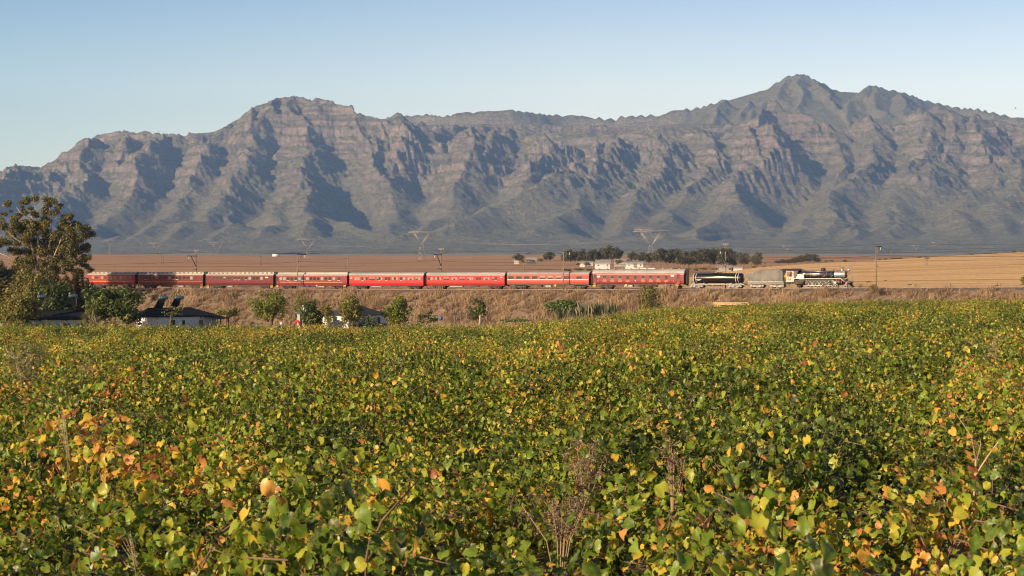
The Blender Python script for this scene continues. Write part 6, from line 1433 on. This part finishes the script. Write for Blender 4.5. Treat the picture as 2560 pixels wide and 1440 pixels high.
for x, y, w, h, Y, lab in [(2172,706,18,3.5,470,"flat dark scrub on the stubble left of the lone mast"),(2213,702,12,2,480,"thin dark scrub on the stubble right of the lone mast"),(2275,713,12,4,450,"low scrub clump beyond the rails, midway to the frame's edge"),(2291,714,11,3.5,450,"low scrub clump next to the midway one"),(2492,716,14,4,440,"yellowish scrub by the fence beyond the rails")]:
    far_tree(x, y - h, y, w, Y, lab, None, True, "scrub")

# ------------------------------------------------------------------ pylons, line poles, wires
PYL = pm("pylon_steel", (.46, .41, .36), (.36, .31, .27), .5, .5, .3)
def pylon_meshes():
    """lattice tower, 34 m high, cat-head shape: body, two V arms and a bridge with three hanging strings"""
    f = MB(); r = .085
    def lat(a0, a1, b0, b1, n, rr=.085):
        a0, a1, b0, b1 = map(Vector, (a0, a1, b0, b1)); f.bar(a0, a1, rr*1.3, 0, 4); f.bar(b0, b1, rr*1.3, 0, 4)
        for i in range(n):
            p, q = a0.lerp(a1, i/n), a0.lerp(a1, (i+1)/n); s_, t_ = b0.lerp(b1, i/n), b0.lerp(b1, (i+1)/n)
            f.bar(p, t_, rr*.8, 0, 4) if i % 2 else f.bar(s_, q, rr*.8, 0, 4); f.bar(q, t_, rr*.7, 0, 4)
    w0, w1, h1 = 4.4, 1.3, 20.
    for sx, sy in ((1, 1), (-1, 1)):
        lat((w0*sx, -w0, 0), (w1*sx, -w1, h1), (w0*sx, w0, 0), (w1*sx, w1, h1), 7)
        lat((-w0, w0*sx, 0), (-w1, w1*sx, h1), (w0, w0*sx, 0), (w1, w1*sx, h1), 7)
    g = f; f = MB()
    for sx in (-1, 1):
        lat((w1*sx*.2, -.9, h1-.5), (7.6*sx, -.8, 31), (w1*sx*1.2, -.9, h1+1), (9.0*sx, -.8, 31), 7)
        lat((w1*sx*.2, .9, h1-.5), (7.6*sx, .8, 31), (w1*sx*1.2, .9, h1+1), (9.0*sx, .8, 31), 7)
        f.bar((8.3*sx, 0, 31), (8.3*sx, 0, 34), .2, 0, 4)
    arms = f; f = MB()
    for y in (-.9, .9): lat((-15, y, 31.6), (15, y, 31.6), (-14, y, 33), (14, y, 33), 14)
    br_ = f; f = MB(); ins = []
    for x in (-11.6, 0, 11.6):
        q = MB(); q.bar((x-3.0, 0, 31.5), (x, 0, 26.6), .19, 0, 5); q.bar((x+3.0, 0, 31.5), (x, 0, 26.6), .19, 0, 5); q.bar((x-.5, 0, 26.6), (x+.5, 0, 26.6), .2, 0, 5); ins.append(q.mesh("insulator_string", [pm("insulator_brown", (.08, .05, .04), (.12, .08, .06))]))
    return g.mesh("tower_body", [PYL]), arms.mesh("tower_arms", [PYL]), br_.mesh("crossbeam", [PYL]), ins
TB, TAR, TBR, TIN_ = pylon_meshes(); pys = []
for x, w, y0, lab in ((1627, 90, 571.5, "nearest lattice pylon, above the tall maroon coach and farm"), (1054, 68, 576, "lattice pylon above the two bright red coaches"), (770, 57, 595, "lattice pylon behind the rose maroon coach's mast"), (543, 46, 604, "faint lattice pylon between the two rear masts"), (391, 38, 606, "fainter lattice pylon over the shaded rear coaches"), (275, 31, 599, "faintest lattice pylon just right of the gum tree"), (2290, 26, 612, "ghostly small pylon low against the mountain, right of the lone mast"), (1966, 30, 612, "pale small pylon low against the mountain over the tender")):
    Y = 30.0 / w * F; B = P(x, y0, Y); B.z -= 34
    root = empty("pylon", B, R(8), lab, "pylon", "pylons of the power line"); link("tower_body", TB, root); link("tower_arms", TAR, root); link("crossbeam", TBR, root)
    for q in TIN_: link("insulator_string", q, root)
    pys.append(B)
chain = [Vector((pys[0].x + 330, 1050, 40))] + pys[:6]
for li, lx_ in enumerate((-11.6, 0, 11.6)):
    f = MB(); c8, s8 = math.cos(R(8)), math.sin(R(8))
    for a, b2 in zip(chain[:-1], chain[1:]):
        pts_ = []
        for i in range(11):
            t = i / 10; p = a.lerp(b2, t); pts_.append((p.x + lx_*c8, p.y + lx_*s8, p.z + 26.5 - 7*4*t*(1-t)))
        f.tube(pts_, .035, 0, 4)
    tag(f.obj("power_line", [PYL]), ("outer power line on the pylons' far side", "middle power line hung between the pylons", "outer power line on the pylons' near side")[li], "wire", "conductors of the power line")
for x, y0, y1, gap, lab in ((406, 639, 658, 5, "twin line poles on the brown field above the dark maroon coach"), (652, 640, 660, 3, "single distant pole above the shaded coaches") , (866.5, 645.3, 670, 5.5, "twin line poles above the joint of rose and bright red coaches"), (1312, 655, 678, 3.5, "twin line poles over the faded red coach's roof"), (1793, 652, 674, 4.5, "twin line poles on the tank wagon's farther side"), (2317, 643.3, 681.5, 4.2, "twin line poles on the golden stubble right of the lone mast"), (2228, 626, 648, 0, "single thin pole on the golden crest"), (818, 622, 640, 0, "single thin pole on the brown skyline")):
    Y = {2317: 830, 1793: 1250, 1312: 1300, 866.5: 1500, 406: 1700, 652: 1700, 2228: 1010, 818: 2850}[x]; B = P(x, y1, Y); h = (y1 - y0) / F * Y; g = gap / F * Y
    root = empty("line_pole", B, 0, lab, "pole", "rural line poles"); r = .16 * Y / 830
    for sx in ((-1, 1) if gap else (0,)):
        f = MB(); f.bar((sx*g/2, 0, -1), (sx*g/2, 0, h), min(r, .3), 0, 6); f.obj("pole", [MAST], root)
    if gap:
        f = MB(); f.box(-g/2-.9, g/2+.9, -.15, .15, h-.5, h-.15); f.obj("crossbar", [MBAR], root)
# lines across the golden field and along the frame's edge
for k, (ya, yb, yc, lab) in enumerate(((627, 625, 618, "dark line crossing low before the mountain foot"), (632, 631, 624, "second dark line under it"), (644, 641, 641, "line running over the golden stubble"))):
    f = MB(); pts_ = [P(x, y, 700) for x, y in ((1850, ya), (2100, ya-.6), (2300, yb), (2450, (yb+yc)/2), (2620, yc))]; f.tube(pts_, .035, 0, 4); tag(f.obj("field_line", [WIRE]), lab, "wire")
# fence posts beyond the rails
for x, y0, y1, lab_ in ((2376, 709, 717, "thin fence post just beyond the rails, standing alone"), (2494, 707, 716, "thin fence post beyond the rails beside the yellowish scrub"), (2502, 708, 716, "second thin fence post beside the yellowish scrub"), (2420, 693, 698, "short post of the old fence line, middle of three close together"), (2440, 693, 698, "short post of the old fence line, next to last"), (2452, 692.5, 698, "short post of the old fence line, nearest the frame's edge"), (2348, 694, 698.5, "short post of the old fence line, nearest the lone mast")):
    Yp = 450 if y1 > 710 else 640; B = P(x, y1, Yp); root = empty("field_post", B, 0, lab_, "post", "fence posts on the stubble"); f = MB(); f.bar((0, 0, -.3), (0, 0, (y1-y0)/F*Yp), .05, 0, 5); f.obj("post", [MBAR], root)

# ------------------------------------------------------------------ birds
def bird(B, s, m, lab, up, rz):
    f = MB(); f.lathe([(.01, -.5), (.05, -.38), (.09, -.1), (.08, .15), (.055, .3), (.05, .36), (.015, .46)], (0, 0, 0), 'X', 8)
    f.add([(-.5, -.03, 0), (-.72, -.10, 0), (-.72, .10, 0), (-.5, .03, 0), (-.5, 0, .02)], [(0,1,2,3), (0,4,1), (3,2,4)])
    for sg in (-1, 1):
        f.add([(.15, .06*sg, .05), (.08, .5*sg, .05+up*.5), (-.18, 1.05*sg, .05+up*.55), (-.12, .5*sg, .03+up*.42), (-.15, .06*sg, .03)], [(0,1,3,4), (1,2,3)])
    o = f.obj("bird", [m]); o.location = B; o.scale = (s,)*3; o.rotation_euler = (R(25), R(-12), rz); tag(o, lab, "bird")
bird(P(2538, 271, 90), .10, pm("bird_black", (.012, .012, .013)), "small black bird flying with swept wings in the sky", .6, 2.6)
bird(P(2331, 607, 160), .17, pm("bird_white", (.75, .73, .70)), "white bird gliding before the mountain foot", 1.0, 1.2)

# ------------------------------------------------------------------ thin smoke drifting back from the chimney
m = bpy.data.materials.new("thin_smoke"); m.use_nodes = True; nt = m.node_tree; nt.nodes.clear()
out = nt.nodes.new("ShaderNodeOutputMaterial"); pv = nt.nodes.new("ShaderNodeVolumePrincipled"); pv.inputs["Color"].default_value = (.42, .36, .32, 1); pv.inputs["Density"].default_value = .030
nt.links.new(pv.outputs[0], out.inputs["Volume"])
import bmesh
bm = bmesh.new(); s0 = s_of(2105)
for k, (ds_, dz_, rx_, rz_) in enumerate(((1.0, 4.6, 1.3, .8), (4.5, 5.3, 3.2, 1.2), (10.5, 6.2, 4.6, 1.7), (19., 7.0, 6.5, 2.1))):
    x, y = track_xy(s0 - ds_, -.6); z = float(rail_z(s0 - ds_)) + dz_
    bmesh.ops.create_uvsphere(bm, u_segments=20, v_segments=12, radius=1.0, matrix=Matrix.Translation((x, y, z)) @ Matrix.Rotation(TA, 4, 'Z') @ Matrix.Diagonal((rx_, 1.6, rz_, 1)))
me = bpy.data.meshes.new("smoke"); bm.to_mesh(me); bm.free(); me.materials.append(m)
tag(link("smoke", me), "faint brown smoke trailing back from the locomotive chimney", kind="stuff")
